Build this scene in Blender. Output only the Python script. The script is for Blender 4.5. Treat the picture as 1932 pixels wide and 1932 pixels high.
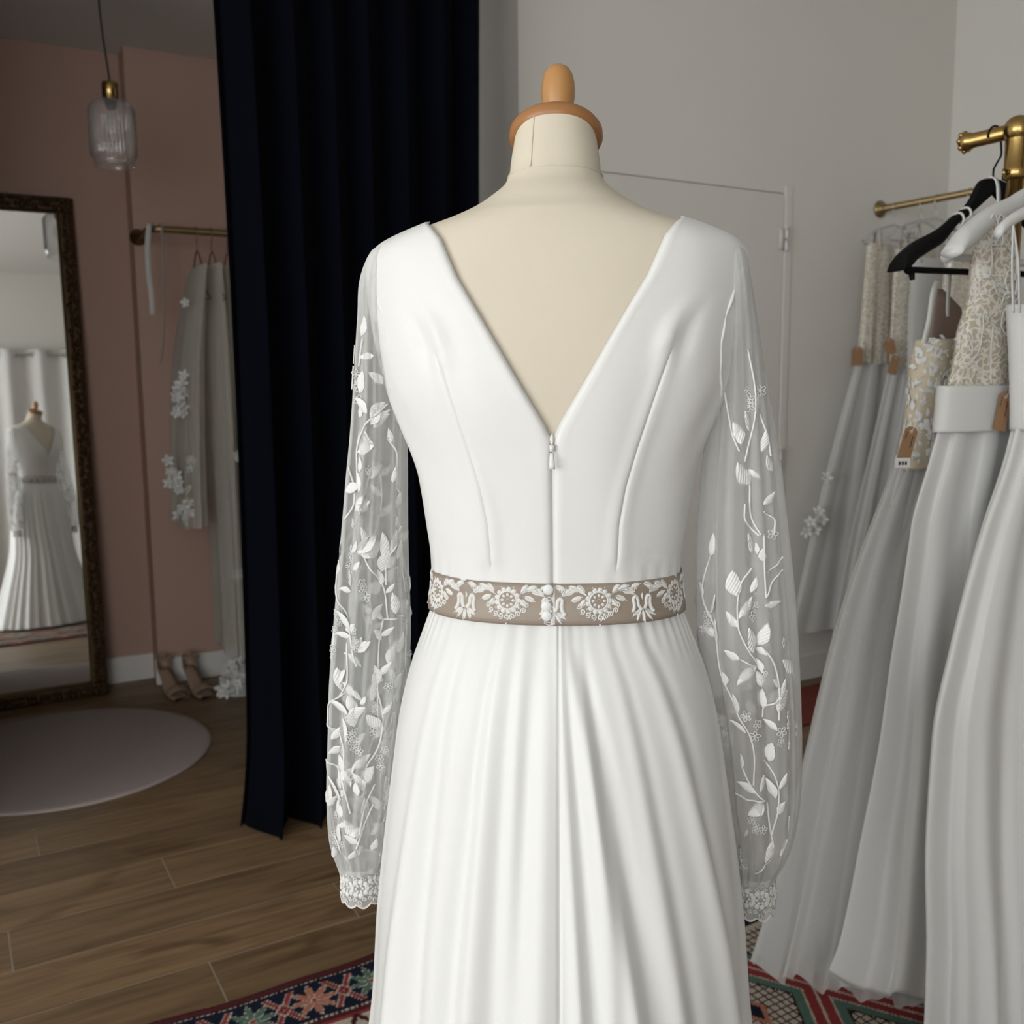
import bpy, math, random
import numpy as np
from mathutils import Matrix, Vector
random.seed(7); rng = np.random.default_rng(7)
for _o in list(bpy.data.objects): bpy.data.objects.remove(_o)
SC = bpy.context.scene; COL = SC.collection

# ------------------------------------------------------------------ camera
# world axes: X runs along the back wall, Y away from the shop front, Z up; the camera stands over the origin
FPX, PITCH, ROLL, YAW, CAMZ = 1850.0, math.radians(7.588), math.radians(-0.5045), math.radians(30.1055), 1.30
def _cam():
    F = np.array([math.sin(YAW), math.cos(YAW), 0]); R = np.array([math.cos(YAW), -math.sin(YAW), 0]); U = np.array([0, 0, 1.])
    fwd = F*math.cos(PITCH)-U*math.sin(PITCH); up = U*math.cos(PITCH)+F*math.sin(PITCH)
    return np.array([R*math.cos(ROLL)+up*math.sin(ROLL), -(up*math.cos(ROLL)-R*math.sin(ROLL)), fwd])
CM = _cam(); CC = np.array([0, 0, CAMZ])
def ray(px, py): return CM.T @ np.array([(px-966)/FPX, (py-966)/FPX, 1.])
def at_z(px, py, z=0.): d = ray(px, py); return CC+d*((z-CAMZ)/d[2])
def at_y(px, py, b): d = ray(px, py); return CC+d*(b/d[1])
def at_x(px, py, a): d = ray(px, py); return CC+d*(a/d[0])
cd = bpy.data.cameras.new('camera'); cam = bpy.data.objects.new('camera', cd); COL.objects.link(cam)
cd.sensor_width = 36; cd.lens = 36*FPX/1932; cd.clip_start = 0.05; cd.clip_end = 60
cd.dof.use_dof = True; cd.dof.focus_distance = 1.02; cd.dof.aperture_fstop = 8.5
cam.matrix_world = Matrix(((CM[0][0], -CM[1][0], -CM[2][0], 0), (CM[0][1], -CM[1][1], -CM[2][1], 0), (CM[0][2], -CM[1][2], -CM[2][2], CAMZ), (0, 0, 0, 1)))
SC.camera = cam

# ------------------------------------------------------------------ light and exposure
SC.view_settings.view_transform = 'Standard'; SC.view_settings.look = 'None'
SC.view_settings.gamma = 1; SC.view_settings.use_curve_mapping = False; SC.view_settings.exposure = -0.14
SC.cycles.use_denoising = True; SC.cycles.transparent_max_bounces = 20
SC.cycles.max_bounces = 5; SC.cycles.diffuse_bounces = 3; SC.cycles.caustics_reflective = False; SC.cycles.caustics_refractive = False; SC.cycles.transmission_bounces = 4; SC.cycles.use_adaptive_sampling = True; SC.cycles.adaptive_threshold = .12; SC.cycles.adaptive_min_samples = 14
w = bpy.data.worlds.new('sky'); SC.world = w; w.use_nodes = True
w.node_tree.nodes['Background'].inputs[0].default_value = (0.75, 0.86, 1, 1); w.node_tree.nodes['Background'].inputs[1].default_value = 0.6
def area(name, loc, rot, sx, sy, power, col):
    l = bpy.data.lights.new(name, 'AREA'); l.shape = 'RECTANGLE'; l.size = sx; l.size_y = sy; l.energy = power; l.color = col
    o = bpy.data.objects.new(name, l); COL.objects.link(o); o.location = loc; o.rotation_euler = rot; return o
area('window_left_offscreen', (-4.45, -0.26, 1.60), (0, math.radians(-90), 0), 2.4, 3.6, 206, (0.99, 0.99, 0.99))
area('window_shopfront_offscreen', (-2.15, -2.40, 1.50), (math.radians(90), 0, 0), 2.6, 2.3, 104, (0.99, 0.99, 0.99))

# ------------------------------------------------------------------ materials
MATS = {}
def mat(name, col=(.8, .8, .8), rough=.5, metal=0., spec=.5, sheen=0., sheen_tint=None, trans=0., noise=None, bump=None, alpha=None, aniso=0.):
    """noise=(scale, amount[, stretch]) varies the colour; bump=(scale, strength[, stretch]); alpha=coverage of a see-through net"""
    m = bpy.data.materials.new(name); m.use_nodes = True; nt = m.node_tree; N = nt.nodes; L = nt.links
    p = N['Principled BSDF']; p.inputs['Base Color'].default_value = (*col, 1); p.inputs['Roughness'].default_value = rough
    p.inputs['Metallic'].default_value = metal; p.inputs['Specular IOR Level'].default_value = spec
    p.inputs['Sheen Weight'].default_value = sheen
    if aniso: p.inputs['Anisotropic'].default_value = aniso
    if sheen_tint: p.inputs['Sheen Tint'].default_value = (*sheen_tint, 1)
    if trans: p.inputs['Transmission Weight'].default_value = trans
    tc = N.new('ShaderNodeTexCoord')
    def tex(scale, stretch, detail=4):
        mp = N.new('ShaderNodeMapping'); mp.inputs['Scale'].default_value = stretch or (1, 1, 1); L.new(tc.outputs['Object'], mp.inputs[0])
        t = N.new('ShaderNodeTexNoise'); t.inputs['Scale'].default_value = scale; t.inputs['Detail'].default_value = detail; L.new(mp.outputs[0], t.inputs['Vector']); return t
    if noise:
        t = tex(noise[0], noise[2] if len(noise) > 2 else None); r = N.new('ShaderNodeMapRange')
        r.inputs['To Min'].default_value = 1-noise[1]; r.inputs['To Max'].default_value = 1+noise[1]; L.new(t.outputs['Fac'], r.inputs['Value'])
        x = N.new('ShaderNodeMix'); x.data_type = 'RGBA'; x.blend_type = 'MULTIPLY'; x.inputs[0].default_value = 1; x.inputs[6].default_value = (*col, 1)
        L.new(r.outputs[0], x.inputs[7]); L.new(x.outputs[2], p.inputs['Base Color'])
    if bump:
        t = tex(bump[0], bump[2] if len(bump) > 2 else None, 3); b = N.new('ShaderNodeBump'); b.inputs['Strength'].default_value = bump[1]; b.inputs['Distance'].default_value = .002
        L.new(t.outputs['Fac'], b.inputs['Height']); L.new(b.outputs[0], p.inputs['Normal'])
    if alpha is not None:
        out = N['Material Output']; tr = N.new('ShaderNodeBsdfTransparent'); tl = N.new('ShaderNodeBsdfTranslucent'); tl.inputs[0].default_value = (*col, 1)
        m1 = N.new('ShaderNodeMixShader'); m1.inputs[0].default_value = .35; L.new(p.outputs[0], m1.inputs[1]); L.new(tl.outputs[0], m1.inputs[2])
        m2 = N.new('ShaderNodeMixShader'); L.new(tr.outputs[0], m2.inputs[1]); L.new(m1.outputs[0], m2.inputs[2]); L.new(m2.outputs[0], out.inputs[0])
        # a net seen at a slant closes up
        lw = N.new('ShaderNodeLayerWeight'); lw.inputs[0].default_value = .35
        mr = N.new('ShaderNodeMapRange'); mr.inputs['To Min'].default_value = alpha; mr.inputs['To Max'].default_value = min(1, alpha*2.6); L.new(lw.outputs['Facing'], mr.inputs['Value']); L.new(mr.outputs[0], m2.inputs[0])
    MATS[name] = m; return m
mat('satin', (.80, .793, .77), .42, spec=.35, sheen=.15, bump=(700, .02))
mat('crepe', (.80, .795, .775), .44, spec=.32, sheen=.12, bump=(900, .02))
mat('white_satin', (.82, .815, .80), .40, spec=.4, bump=(900, .02))
mat('jersey', (.70, .63, .51), .9, spec=.1, noise=(9, .05), bump=(1200, .12, (1, 1, 5)))
mat('net', (.83, .83, .815), .8, spec=.1, alpha=.36)
mat('tulle', (.86, .855, .84), .85, spec=.1, alpha=.5)
mat('tulle_dense', (.86, .855, .84), .85, spec=.1, alpha=.8)
mat('tulle_sheer', (.85, .815, .735), .85, spec=.1, alpha=.42)
mat('thread', (.84, .835, .815), .55, spec=.3, bump=(2500, .3))
mat('lace', (.82, .81, .78), .6, spec=.25, bump=(2500, .4))
mat('ribbon', (.32, .26, .21), .42, spec=.35, noise=(60, .06, (1, 1, 12)))
mat('button_satin', (.80, .80, .785), .45)
mat('nylon', (.78, .77, .72), .4)
mat('beech', (.50, .25, .085), .38, noise=(14, .22, (1, 1, .12)))
mat('beech_dark', (.36, .16, .055), .38, noise=(14, .2, (.15, 1, 1)))
mat('navy', (.0021, .0026, .0052), .95, spec=.04, sheen=.008, noise=(5, .2))
mat('pink_paint', (.52, .35, .285), .85, spec=.12, noise=(3, .02))
mat('white_paint', (.81, .783, .735), .85, spec=.15, noise=(3, .015))
mat('curtain_white', (.81, .80, .78), .85, spec=.15)
mat('ceiling_paint', (.83, .815, .785), .9, spec=.1)
mat('trim_paint', (.79, .77, .735), .55, spec=.25)
mat('door_paint', (.79, .763, .715), .55, spec=.2)
mat('brass', (.46, .31, .115), .27, metal=1, noise=(40, .06))
mat('old_brass', (.33, .24, .12), .4, metal=1)
mat('bronze_frame', (.085, .045, .02), .42, metal=.55, noise=(60, .5))
mat('mirror_silver', (.92, .93, .92), .015, metal=1)
mat('black_plastic', (.005, .005, .0055), .65, spec=.15)
mat('white_plastic', (.78, .775, .76), .35, spec=.4)
mat('clear_plastic', (.75, .76, .76), .2, alpha=.35)
mat('copper_wire', (.30, .15, .10), .4, metal=.8)
mat('black_cord', (.012, .011, .010), .6)
mat('kraft', (.36, .21, .115), .8, spec=.1, noise=(30, .08))
mat('ink', (.03, .028, .025), .7)
mat('round_rug', (.43, .365, .34), .95, spec=.02, bump=(160, .8), noise=(160, .12))
mat('grout', (.40, .355, .29), .9, spec=.1)
mat('walnut', (.085, .045, .022), .5, noise=(12, .3, (1, 1, .1)))
mat('paper', (.72, .71, .69), .8)
mat('nude_leather', (.36, .25, .18), .5)
mat('lining', (.30, .21, .17), .75, noise=(10, .1))
mat('nude_net', (.68, .60, .46), .8, spec=.1, noise=(300, .12))
mat('doormat', (.20, .055, .045), .95, spec=.02, bump=(200, .6))
mat('steel', (.55, .54, .52), .35, metal=1)
mat('filament', (.8, .7, .5), .4)
def glassy(name, tint, cover, milk=0., edge=.85):
    m = bpy.data.materials.new(name); m.use_nodes = True; N = m.node_tree.nodes; L = m.node_tree.links
    g = N.new('ShaderNodeBsdfGlossy'); g.inputs['Roughness'].default_value = .08; t = N.new('ShaderNodeBsdfTransparent'); t.inputs[0].default_value = (*tint, 1)
    lw = N.new('ShaderNodeLayerWeight'); lw.inputs[0].default_value = .25; mr = N.new('ShaderNodeMapRange'); mr.inputs['To Min'].default_value = cover; mr.inputs['To Max'].default_value = edge
    x = N.new('ShaderNodeMixShader'); L.new(lw.outputs['Facing'], mr.inputs['Value']); L.new(mr.outputs[0], x.inputs[0]); tl = N.new('ShaderNodeBsdfTranslucent'); tl.inputs[0].default_value = (.85, .85, .87, 1); df = N.new('ShaderNodeBsdfDiffuse'); df.inputs[0].default_value = (.8, .8, .82, 1); a1 = N.new('ShaderNodeAddShader'); L.new(tl.outputs[0], a1.inputs[0]); L.new(df.outputs[0], a1.inputs[1])
    mk = N.new('ShaderNodeMixShader'); mk.inputs[0].default_value = milk; L.new(t.outputs[0], mk.inputs[1]); L.new(a1.outputs[0], mk.inputs[2])
    L.new(mk.outputs[0], x.inputs[1]); L.new(g.outputs[0], x.inputs[2]); L.new(x.outputs[0], N['Material Output'].inputs[0])
    MATS[name] = m
glassy('ribbed_glass', (.99, .99, .99), .05, .055, .5); glassy('window_glass', (.97, .98, .98), .03)
def stitch_mat():
    m = mat('stitched', (.84, .835, .815), .5, spec=.3); N = m.node_tree.nodes; L = m.node_tree.links; p = N['Principled BSDF']; tc = N.new('ShaderNodeTexCoord'); mp = N.new('ShaderNodeMapping'); mp.inputs['Rotation'].default_value = (0, 0, .6); L.new(tc.outputs['Object'], mp.inputs[0])
    w = N.new('ShaderNodeTexWave'); w.inputs['Scale'].default_value = 3.2; w.inputs['Distortion'].default_value = 2.; w.inputs['Detail'].default_value = 2; L.new(mp.outputs[0], w.inputs['Vector']); b = N.new('ShaderNodeBump'); b.inputs['Strength'].default_value = .35; b.inputs['Distance'].default_value = .0012; L.new(w.outputs['Fac'], b.inputs['Height']); L.new(b.outputs[0], p.inputs['Normal'])
stitch_mat()
def sequin_mat():
    m = mat('lace_cloth', (.70, .645, .545), .7, spec=.2); N = m.node_tree.nodes; L = m.node_tree.links; p = N['Principled BSDF']
    tc = N.new('ShaderNodeTexCoord'); v = N.new('ShaderNodeTexVoronoi'); v.feature = 'DISTANCE_TO_EDGE'; v.inputs['Scale'].default_value = 75
    nz = N.new('ShaderNodeTexNoise'); nz.inputs['Scale'].default_value = 30; mx = N.new('ShaderNodeMix'); mx.data_type = 'RGBA'; mx.inputs[0].default_value = .05
    L.new(tc.outputs['Object'], nz.inputs['Vector']); L.new(tc.outputs['Object'], mx.inputs[6]); L.new(nz.outputs['Color'], mx.inputs[7]); L.new(mx.outputs[2], v.inputs['Vector'])
    cr = N.new('ShaderNodeValToRGB'); cr.color_ramp.elements[0].position = .05; cr.color_ramp.elements[0].color = (.86, .82, .74, 1); cr.color_ramp.elements[1].position = .16; cr.color_ramp.elements[1].color = (.56, .49, .385, 1)
    L.new(v.outputs['Distance'], cr.inputs[0]); L.new(cr.outputs[0], p.inputs['Base Color'])
    b = N.new('ShaderNodeBump'); b.inputs['Strength'].default_value = .7; b.inputs['Distance'].default_value = .003; b.invert = True; L.new(v.outputs['Distance'], b.inputs['Height']); L.new(b.outputs[0], p.inputs['Normal'])
sequin_mat()
def wood_mat(name, base, dark):
    m = bpy.data.materials.new(name); m.use_nodes = True; N = m.node_tree.nodes; L = m.node_tree.links; p = N['Principled BSDF']
    tc = N.new('ShaderNodeTexCoord'); oi = N.new('ShaderNodeObjectInfo'); ad = N.new('ShaderNodeVectorMath'); ad.operation = 'ADD'
    sc = N.new('ShaderNodeVectorMath'); sc.operation = 'SCALE'; sc.inputs['Scale'].default_value = 37.; cx = N.new('ShaderNodeCombineXYZ')
    for i in range(3): L.new(oi.outputs['Random'], cx.inputs[i])
    L.new(cx.outputs[0], sc.inputs[0]); L.new(tc.outputs['Object'], ad.inputs[0]); L.new(sc.outputs[0], ad.inputs[1])
    def nz(scale, stretch, det, dist=0):
        mp = N.new('ShaderNodeMapping'); mp.inputs['Scale'].default_value = stretch; L.new(ad.outputs[0], mp.inputs[0])
        t = N.new('ShaderNodeTexNoise'); t.inputs['Scale'].default_value = scale; t.inputs['Detail'].default_value = det; t.inputs['Distortion'].default_value = dist; L.new(mp.outputs[0], t.inputs['Vector']); return t
    g = nz(9, (.35, 5, 5), 6, .6); k = nz(3.2, (.9, 2.6, 1), 3, 1.2); fine = nz(60, (.15, 6, 6), 3)
    cr = N.new('ShaderNodeValToRGB'); e = cr.color_ramp.elements; e[0].position = .30; e[0].color = (*dark, 1); e[1].position = .62; e[1].color = (*base, 1); L.new(g.outputs['Fac'], cr.inputs[0])
    kr = N.new('ShaderNodeValToRGB'); ke = kr.color_ramp.elements; ke[0].position = .30; ke[0].color = (.55, .50, .45, 1); ke[1].position = .45; ke[1].color = (1, 1, 1, 1); L.new(k.outputs['Fac'], kr.inputs[0])
    mx = N.new('ShaderNodeMix'); mx.data_type = 'RGBA'; mx.blend_type = 'MULTIPLY'; mx.inputs[0].default_value = .8; L.new(cr.outputs[0], mx.inputs[6]); L.new(kr.outputs[0], mx.inputs[7])
    rr = N.new('ShaderNodeMapRange'); rr.inputs['To Min'].default_value = .80; rr.inputs['To Max'].default_value = 1.18; L.new(oi.outputs['Random'], rr.inputs['Value'])
    m2 = N.new('ShaderNodeMix'); m2.data_type = 'RGBA'; m2.blend_type = 'MULTIPLY'; m2.inputs[0].default_value = 1; L.new(mx.outputs[2], m2.inputs[6]); L.new(rr.outputs[0], m2.inputs[7]); L.new(m2.outputs[2], p.inputs['Base Color'])
    p.inputs['Roughness'].default_value = .42; p.inputs['Specular IOR Level'].default_value = .4
    b = N.new('ShaderNodeBump'); b.inputs['Strength'].default_value = .12; b.inputs['Distance'].default_value = .001; L.new(fine.outputs['Fac'], b.inputs['Height']); L.new(b.outputs[0], p.inputs['Normal'])
    MATS[name] = m
wood_mat('oak_tile', (.245, .158, .083), (.135, .082, .043))
def attr_mat(name):
    m = bpy.data.materials.new(name); m.use_nodes = True; N = m.node_tree.nodes; L = m.node_tree.links; p = N['Principled BSDF']
    a = N.new('ShaderNodeAttribute'); a.attribute_name = 'weave'; L.new(a.outputs['Color'], p.inputs['Base Color']); p.inputs['Roughness'].default_value = .95; p.inputs['Specular IOR Level'].default_value = .05
    tc = N.new('ShaderNodeTexCoord'); t = N.new('ShaderNodeTexNoise'); t.inputs['Scale'].default_value = 350; b = N.new('ShaderNodeBump'); b.inputs['Strength'].default_value = .5; b.inputs['Distance'].default_value = .002
    L.new(tc.outputs['Object'], t.inputs['Vector']); L.new(t.outputs['Fac'], b.inputs['Height']); L.new(b.outputs[0], p.inputs['Normal']); MATS[name] = m
attr_mat('woven_wool')

# ------------------------------------------------------------------ mesh helpers
class MB:
    def __init__(s): s.v = []; s.f = []; s.n = 0
    def add(s, v, f):
        v = np.asarray(v, float).reshape(-1, 3); s.v.append(v); n = s.n; s.f.extend([tuple(i+n for i in q) for q in f]); s.n += len(v); return s
    def box(s, lo, hi):
        x0, y0, z0 = lo; x1, y1, z1 = hi
        return s.add([(x0, y0, z0), (x1, y0, z0), (x1, y1, z0), (x0, y1, z0), (x0, y0, z1), (x1, y0, z1), (x1, y1, z1), (x0, y1, z1)], [(0, 3, 2, 1), (4, 5, 6, 7), (0, 1, 5, 4), (1, 2, 6, 5), (2, 3, 7, 6), (3, 0, 4, 7)])
    def grid(s, P, cu=False, cv=False):
        P = np.asarray(P, float); nu, nv = P.shape[:2]; F = []
        for i in range(nu if cu else nu-1):
            i2 = (i+1) % nu
            for j in range(nv if cv else nv-1):
                j2 = (j+1) % nv; F.append((i*nv+j, i2*nv+j, i2*nv+j2, i*nv+j2))
        return s.add(P.reshape(-1, 3), F)
    def tube(s, pts, r, n=8, cap=True, flat=None):
        pts = np.asarray(pts, float); m = len(pts); r = np.broadcast_to(np.asarray(r, float), (m,))
        T = np.gradient(pts, axis=0); T /= np.linalg.norm(T, axis=1)[:, None]+1e-12
        a = np.array([0, 0, 1.]) if abs(T[0][2]) < .9 else np.array([1., 0, 0]); U = np.cross(T[0], a); U /= np.linalg.norm(U); P = []
        for i in range(m):
            U = U-T[i]*(U@T[i]); U /= np.linalg.norm(U)+1e-12; V = np.cross(T[i], U); th = np.arange(n)*2*math.pi/n
            P.append(pts[i]+r[i]*(np.cos(th)[:, None]*U+np.sin(th)[:, None]*V))
        b = s.n; s.grid(np.array(P), cv=True)
        if cap: s.f.append(tuple(b+k for k in range(n))[::-1]); s.f.append(tuple(b+(m-1)*n+k for k in range(n)))
        return s
    def lathe(s, prof, o=(0, 0, 0), n=32, axis=None):
        th = np.arange(n)*2*math.pi/n; P = np.array([[(r*math.cos(t), r*math.sin(t), z) for t in th] for r, z in prof])
        if axis is not None: P = P @ np.asarray(axis).T
        return s.grid(P+np.asarray(o, float), cv=True)
    def blob(s, c, ex, ey, ez, n=10, m=5):
        c, ex, ey, ez = [np.asarray(q, float) for q in (c, ex, ey, ez)]; P = []
        for i in range(m+1):
            ph = -math.pi/2+math.pi*i/m
            P.append([c+math.cos(ph)*(math.cos(t)*ex+math.sin(t)*ey)+math.sin(ph)*ez for t in np.arange(n)*2*math.pi/n])
        return s.grid(np.array(P), cv=True)
    def ball(s, c, r, n=10, m=6): return s.blob(c, (r, 0, 0), (0, r, 0), (0, 0, r), n, m)
    def mesh(s, name, m, smooth=True, fix=True):
        me = bpy.data.meshes.new(name); v = np.concatenate(s.v) if s.v else np.zeros((0, 3))
        me.from_pydata(v.tolist(), [], s.f); me.materials.append(MATS[m])
        if smooth: me.shade_smooth() if hasattr(me, 'shade_smooth') else me.polygons.foreach_set('use_smooth', [True]*len(me.polygons))
        me.update(); return me
    def build(s, name, m, parent=None, smooth=True, **k): return put(name, s.mesh(name, m, smooth), parent, **k)
def put(name, me, parent=None, loc=None, label=None, cat=None, group=None, kind=None):
    o = bpy.data.objects.new(name, me); COL.objects.link(o); o.parent = parent
    if loc is not None: o.location = loc
    tag(o, label, cat, group, kind); return o
def tag(o, label=None, cat=None, group=None, kind=None):
    for k, v in (('label', label), ('category', cat), ('group', group), ('kind', kind)):
        if v: o[k] = v
    return o
def thing(name, label, cat, loc=(0, 0, 0), rz=0., group=None):
    o = bpy.data.objects.new(name, None); COL.objects.link(o); o.location = loc; o.rotation_euler = (0, 0, rz); o.empty_display_size = .05; return tag(o, label, cat, group)
def dup(root, loc=None, rz=None, label=None):
    r = root.copy(); COL.objects.link(r)
    if loc is not None: r.location = loc
    if rz is not None: r.rotation_euler = (0, 0, rz)
    if label: r['label'] = label
    for ch in list(root.children):
        c = ch.copy(); COL.objects.link(c); c.parent = r
        for g in list(ch.children):
            d = g.copy(); COL.objects.link(d); d.parent = c
    return r
def solid(o, t, off=0): m = o.modifiers.new('thickness', 'SOLIDIFY'); m.thickness = t; m.offset = off; return o
def bevel(o, wd, seg=2): m = o.modifiers.new('bevel', 'BEVEL'); m.width = wd; m.segments = seg; m.limit_method = 'ANGLE'; return o
def cubic(xs, ys):
    xs = np.asarray(xs, float); ys = np.asarray(ys, float); d = np.gradient(ys, xs, axis=0)
    # limit overshoot
    h = np.diff(xs); s = np.diff(ys, axis=0)/(h[:, None] if ys.ndim > 1 else h)
    d = d.copy(); d[1:-1] = np.where(s[:-1]*s[1:] <= 0, 0, d[1:-1])
    def f(x):
        x = np.clip(np.asarray(x, float), xs[0], xs[-1]); i = np.clip(np.searchsorted(xs, x)-1, 0, len(xs)-2); hh = xs[i+1]-xs[i]; t = (x-xs[i])/hh
        if ys.ndim > 1: t = t[..., None]; hh = hh[..., None]
        return (2*t**3-3*t**2+1)*ys[i]+(t**3-2*t**2+t)*hh*d[i]+(-2*t**3+3*t**2)*ys[i+1]+(t**3-t**2)*hh*d[i+1]
    return f
def smooth_noise(n, k, seed): # periodic band-limited noise
    r = np.random.default_rng(seed); th = np.arange(n)*2*math.pi/n; return sum(r.normal()/(q**.5)*np.cos(q*th+r.uniform(0, 6.28)) for q in k)
def spline(pts, n):
    pts = np.asarray(pts, float); t = np.concatenate([[0], np.cumsum(np.linalg.norm(np.diff(pts, axis=0), axis=1))]); return cubic(t, pts)(np.linspace(0, t[-1], n))

# ------------------------------------------------------------------ the room
YB, XJ, XR, XL, YF, ZC, ZA = 2.95, 1.75, 3.99, -4.30, -2.25, 3.30, 2.65   # back wall, jamb, right wall, left wall, shop-front wall, ceilings
YP, YP2, XP = 4.494, 4.372, .745                                             # pink wall, its forward half, the step between them
ST = dict(kind='structure')
MB().box((XL-.2, YF-.2, -.06), (XR+.2, YP+.2, -.0012)).build('floor', 'grout', smooth=False, **ST)
FLOOR = bpy.data.objects['floor']
PW, PL, PB0, GR = .1908, 1.20, 2.142, .0019
_pk = MB().box((0, 0, -.012), (1, 1, 0)).mesh('plank', 'oak_tile', smooth=False)
_pm = {}
def plank(x0, x1, y0, y1):
    w, h = round(x1-x0, 4), round(y1-y0, 4)
    if (w, h) not in _pm: _pm[(w, h)] = MB().box((0, 0, -.012), (w, h, 0)).mesh('plank', 'oak_tile', smooth=False)
    put('plank', _pm[(w, h)], FLOOR, loc=(x0, y0, 0))
ends = {-1: .436, 0: .80, 1: .05, 2: .44, 3: .95, 4: .15}
for k in range(-24, 13):
    y0, y1 = max(PB0+k*PW+GR, YF), min(PB0+(k+1)*PW-GR, YP)
    if y1-y0 < .01: continue
    x = ends.get(k, (k*.437) % PL)
    while x > XL: x -= PL
    while x < XR:
        a0, a1 = max(x+GR, XL), min(x+PL-GR, XR)
        if a1-a0 > .02: plank(a0, a1, y0, y1)
        x += PL
MB().box((XL-.2, YF-.2, ZC), (XR+.2, YB+.3, ZC+.1)).build('ceiling', 'ceiling_paint', smooth=False, **ST)
MB().box((XL-.2, YB+.3, ZA), (XR+.2, YP+.2, ZA+.1)).build('ceiling_alcove', 'ceiling_paint', smooth=False, **ST)
# back wall: solid right of the jamb, a lintel over the opening, and an unseen wall added left of it to keep the alcove dim
dTR = at_y(1480, 368, YB); dTL = at_y(1136, 323, YB); XD1, ZD = dTR[0], (dTR[2]+dTL[2])/2; XD0 = XD1-.90
MB().box((XJ, YB, 0), (XD0-.003, YB+.3, ZC)).box((XD1+.0035, YB, 0), (XR+.2, YB+.3, ZC)).box((XD0-.003, YB, ZD+.0035), (XD1+.0035, YB+.3, ZC)).box((XD0-.003, YB+.06, 0), (XD1+.0035, YB+.3, ZD+.0035)).build('wall_back', 'white_paint', smooth=False, **ST)
MB().box((-.12, YB, ZA), (XJ, YB+.3, ZC)).build('wall_lintel', 'white_paint', smooth=False, **ST)
MB().box((XL-.2, YB, 0), (-.12, YB+.3, ZC)).build('wall_light_block', 'white_paint', smooth=False, **ST)
MB().box((XR, YF-.2, 0), (XR+.2, YB, ZC)).build('wall_right', 'white_paint', smooth=False, **ST)
FX0, FX1, FZ0, FZ1 = -3.5, -.8, .3, 2.7
MB().box((XL-.2, YF-.2, 0), (FX0, YF, ZC)).box((FX1, YF-.2, 0), (XR+.2, YF, ZC)).box((FX0, YF-.2, 0), (FX1, YF, FZ0)).box((FX0, YF-.2, FZ1), (FX1, YF, ZC)).build('wall_front', 'white_paint', smooth=False, **ST)
w2 = MB()
for x in (FX0, -2.18, FX1-.06): w2.box((x, YF-.12, FZ0), (x+.06, YF-.05, FZ1))
for z in (FZ0, FZ1-.06): w2.box((FX0, YF-.12, z), (FX1, YF-.05, z+.06))
w2 = w2.build('window_2', 'trim_paint', smooth=False, **ST)
for x0, x1 in ((FX0+.06, -2.18), (-2.12, FX1-.06)): MB().box((x0, YF-.088, FZ0+.06), (x1, YF-.082, FZ1-.06)).build('pane', 'window_glass', w2, smooth=False)
m = MB(); WY0, WY1, WZ0, WZ1 = -2.12, 1.60, .35, 2.85
m.box((XL-.2, YF, 0), (XL, YB, WZ0)).box((XL-.2, YF, WZ1), (XL, YB, ZC)).box((XL-.2, YF, WZ0), (XL, WY0, WZ1)).box((XL-.2, WY1, WZ0), (XL, YB, WZ1))
m.build('wall_left', 'white_paint', smooth=False, **ST)
win = MB()
for y in (WY0, -.29, WY1-.06): win.box((XL-.12, y, WZ0), (XL-.05, y+.06, WZ1))
for z in (WZ0, WZ1-.06): win.box((XL-.12, WY0, z), (XL-.05, WY1, z+.06))
win = win.build('window_1', 'trim_paint', smooth=False, **ST)
MB().box((XL-.088, WY0+.06, WZ0+.06), (XL-.082, -.29, WZ1-.06)).build('pane', 'window_glass', win, smooth=False)
MB().box((XL-.088, -.23, WZ0+.06), (XL-.082, WY1-.06, WZ1-.06)).build('pane', 'window_glass', win, smooth=False)
# pink fitting alcove
MB().box((XL-.2, YP, 0), (XP, YP+.2, ZA)).build('wall_alcove_back', 'pink_paint', smooth=False, **ST)
MB().box((XP, YP2, 0), (XR+.2, YP+.2, ZA)).build('wall_alcove_step', 'pink_paint', smooth=False, **ST)
MB().box((XL-.2, YB+.3, 0), (XL, YP, ZA)).build('wall_alcove_left', 'pink_paint', smooth=False, **ST)
MB().box((2.9, YB+.3, 0), (3.1, YP2, ZA)).build('wall_alcove_right', 'pink_paint', smooth=False, **ST)
bb = lambda n, lo, hi: bevel(MB().box(lo, hi).build(n, 'trim_paint', smooth=False, **ST), .004)
bb('baseboard_alcove_back', (XL, YP-.014, 0), (XP, YP, .115)); bb('baseboard_alcove_step', (XP-.014, YP2-.014, 0), (2.9, YP2, .115))
bb('baseboard_back', (3.06, YB-.014, 0), (XR, YB, .11)); bb('baseboard_right', (XR-.014, YF, 0), (XR, YB-.014, .11)); bb('baseboard_front', (XL, YF, 0), (XR-.014, YF+.014, .11))
bb('baseboard_left', (XL, YF+.014, 0), (XL+.014, YB, .11))
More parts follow.
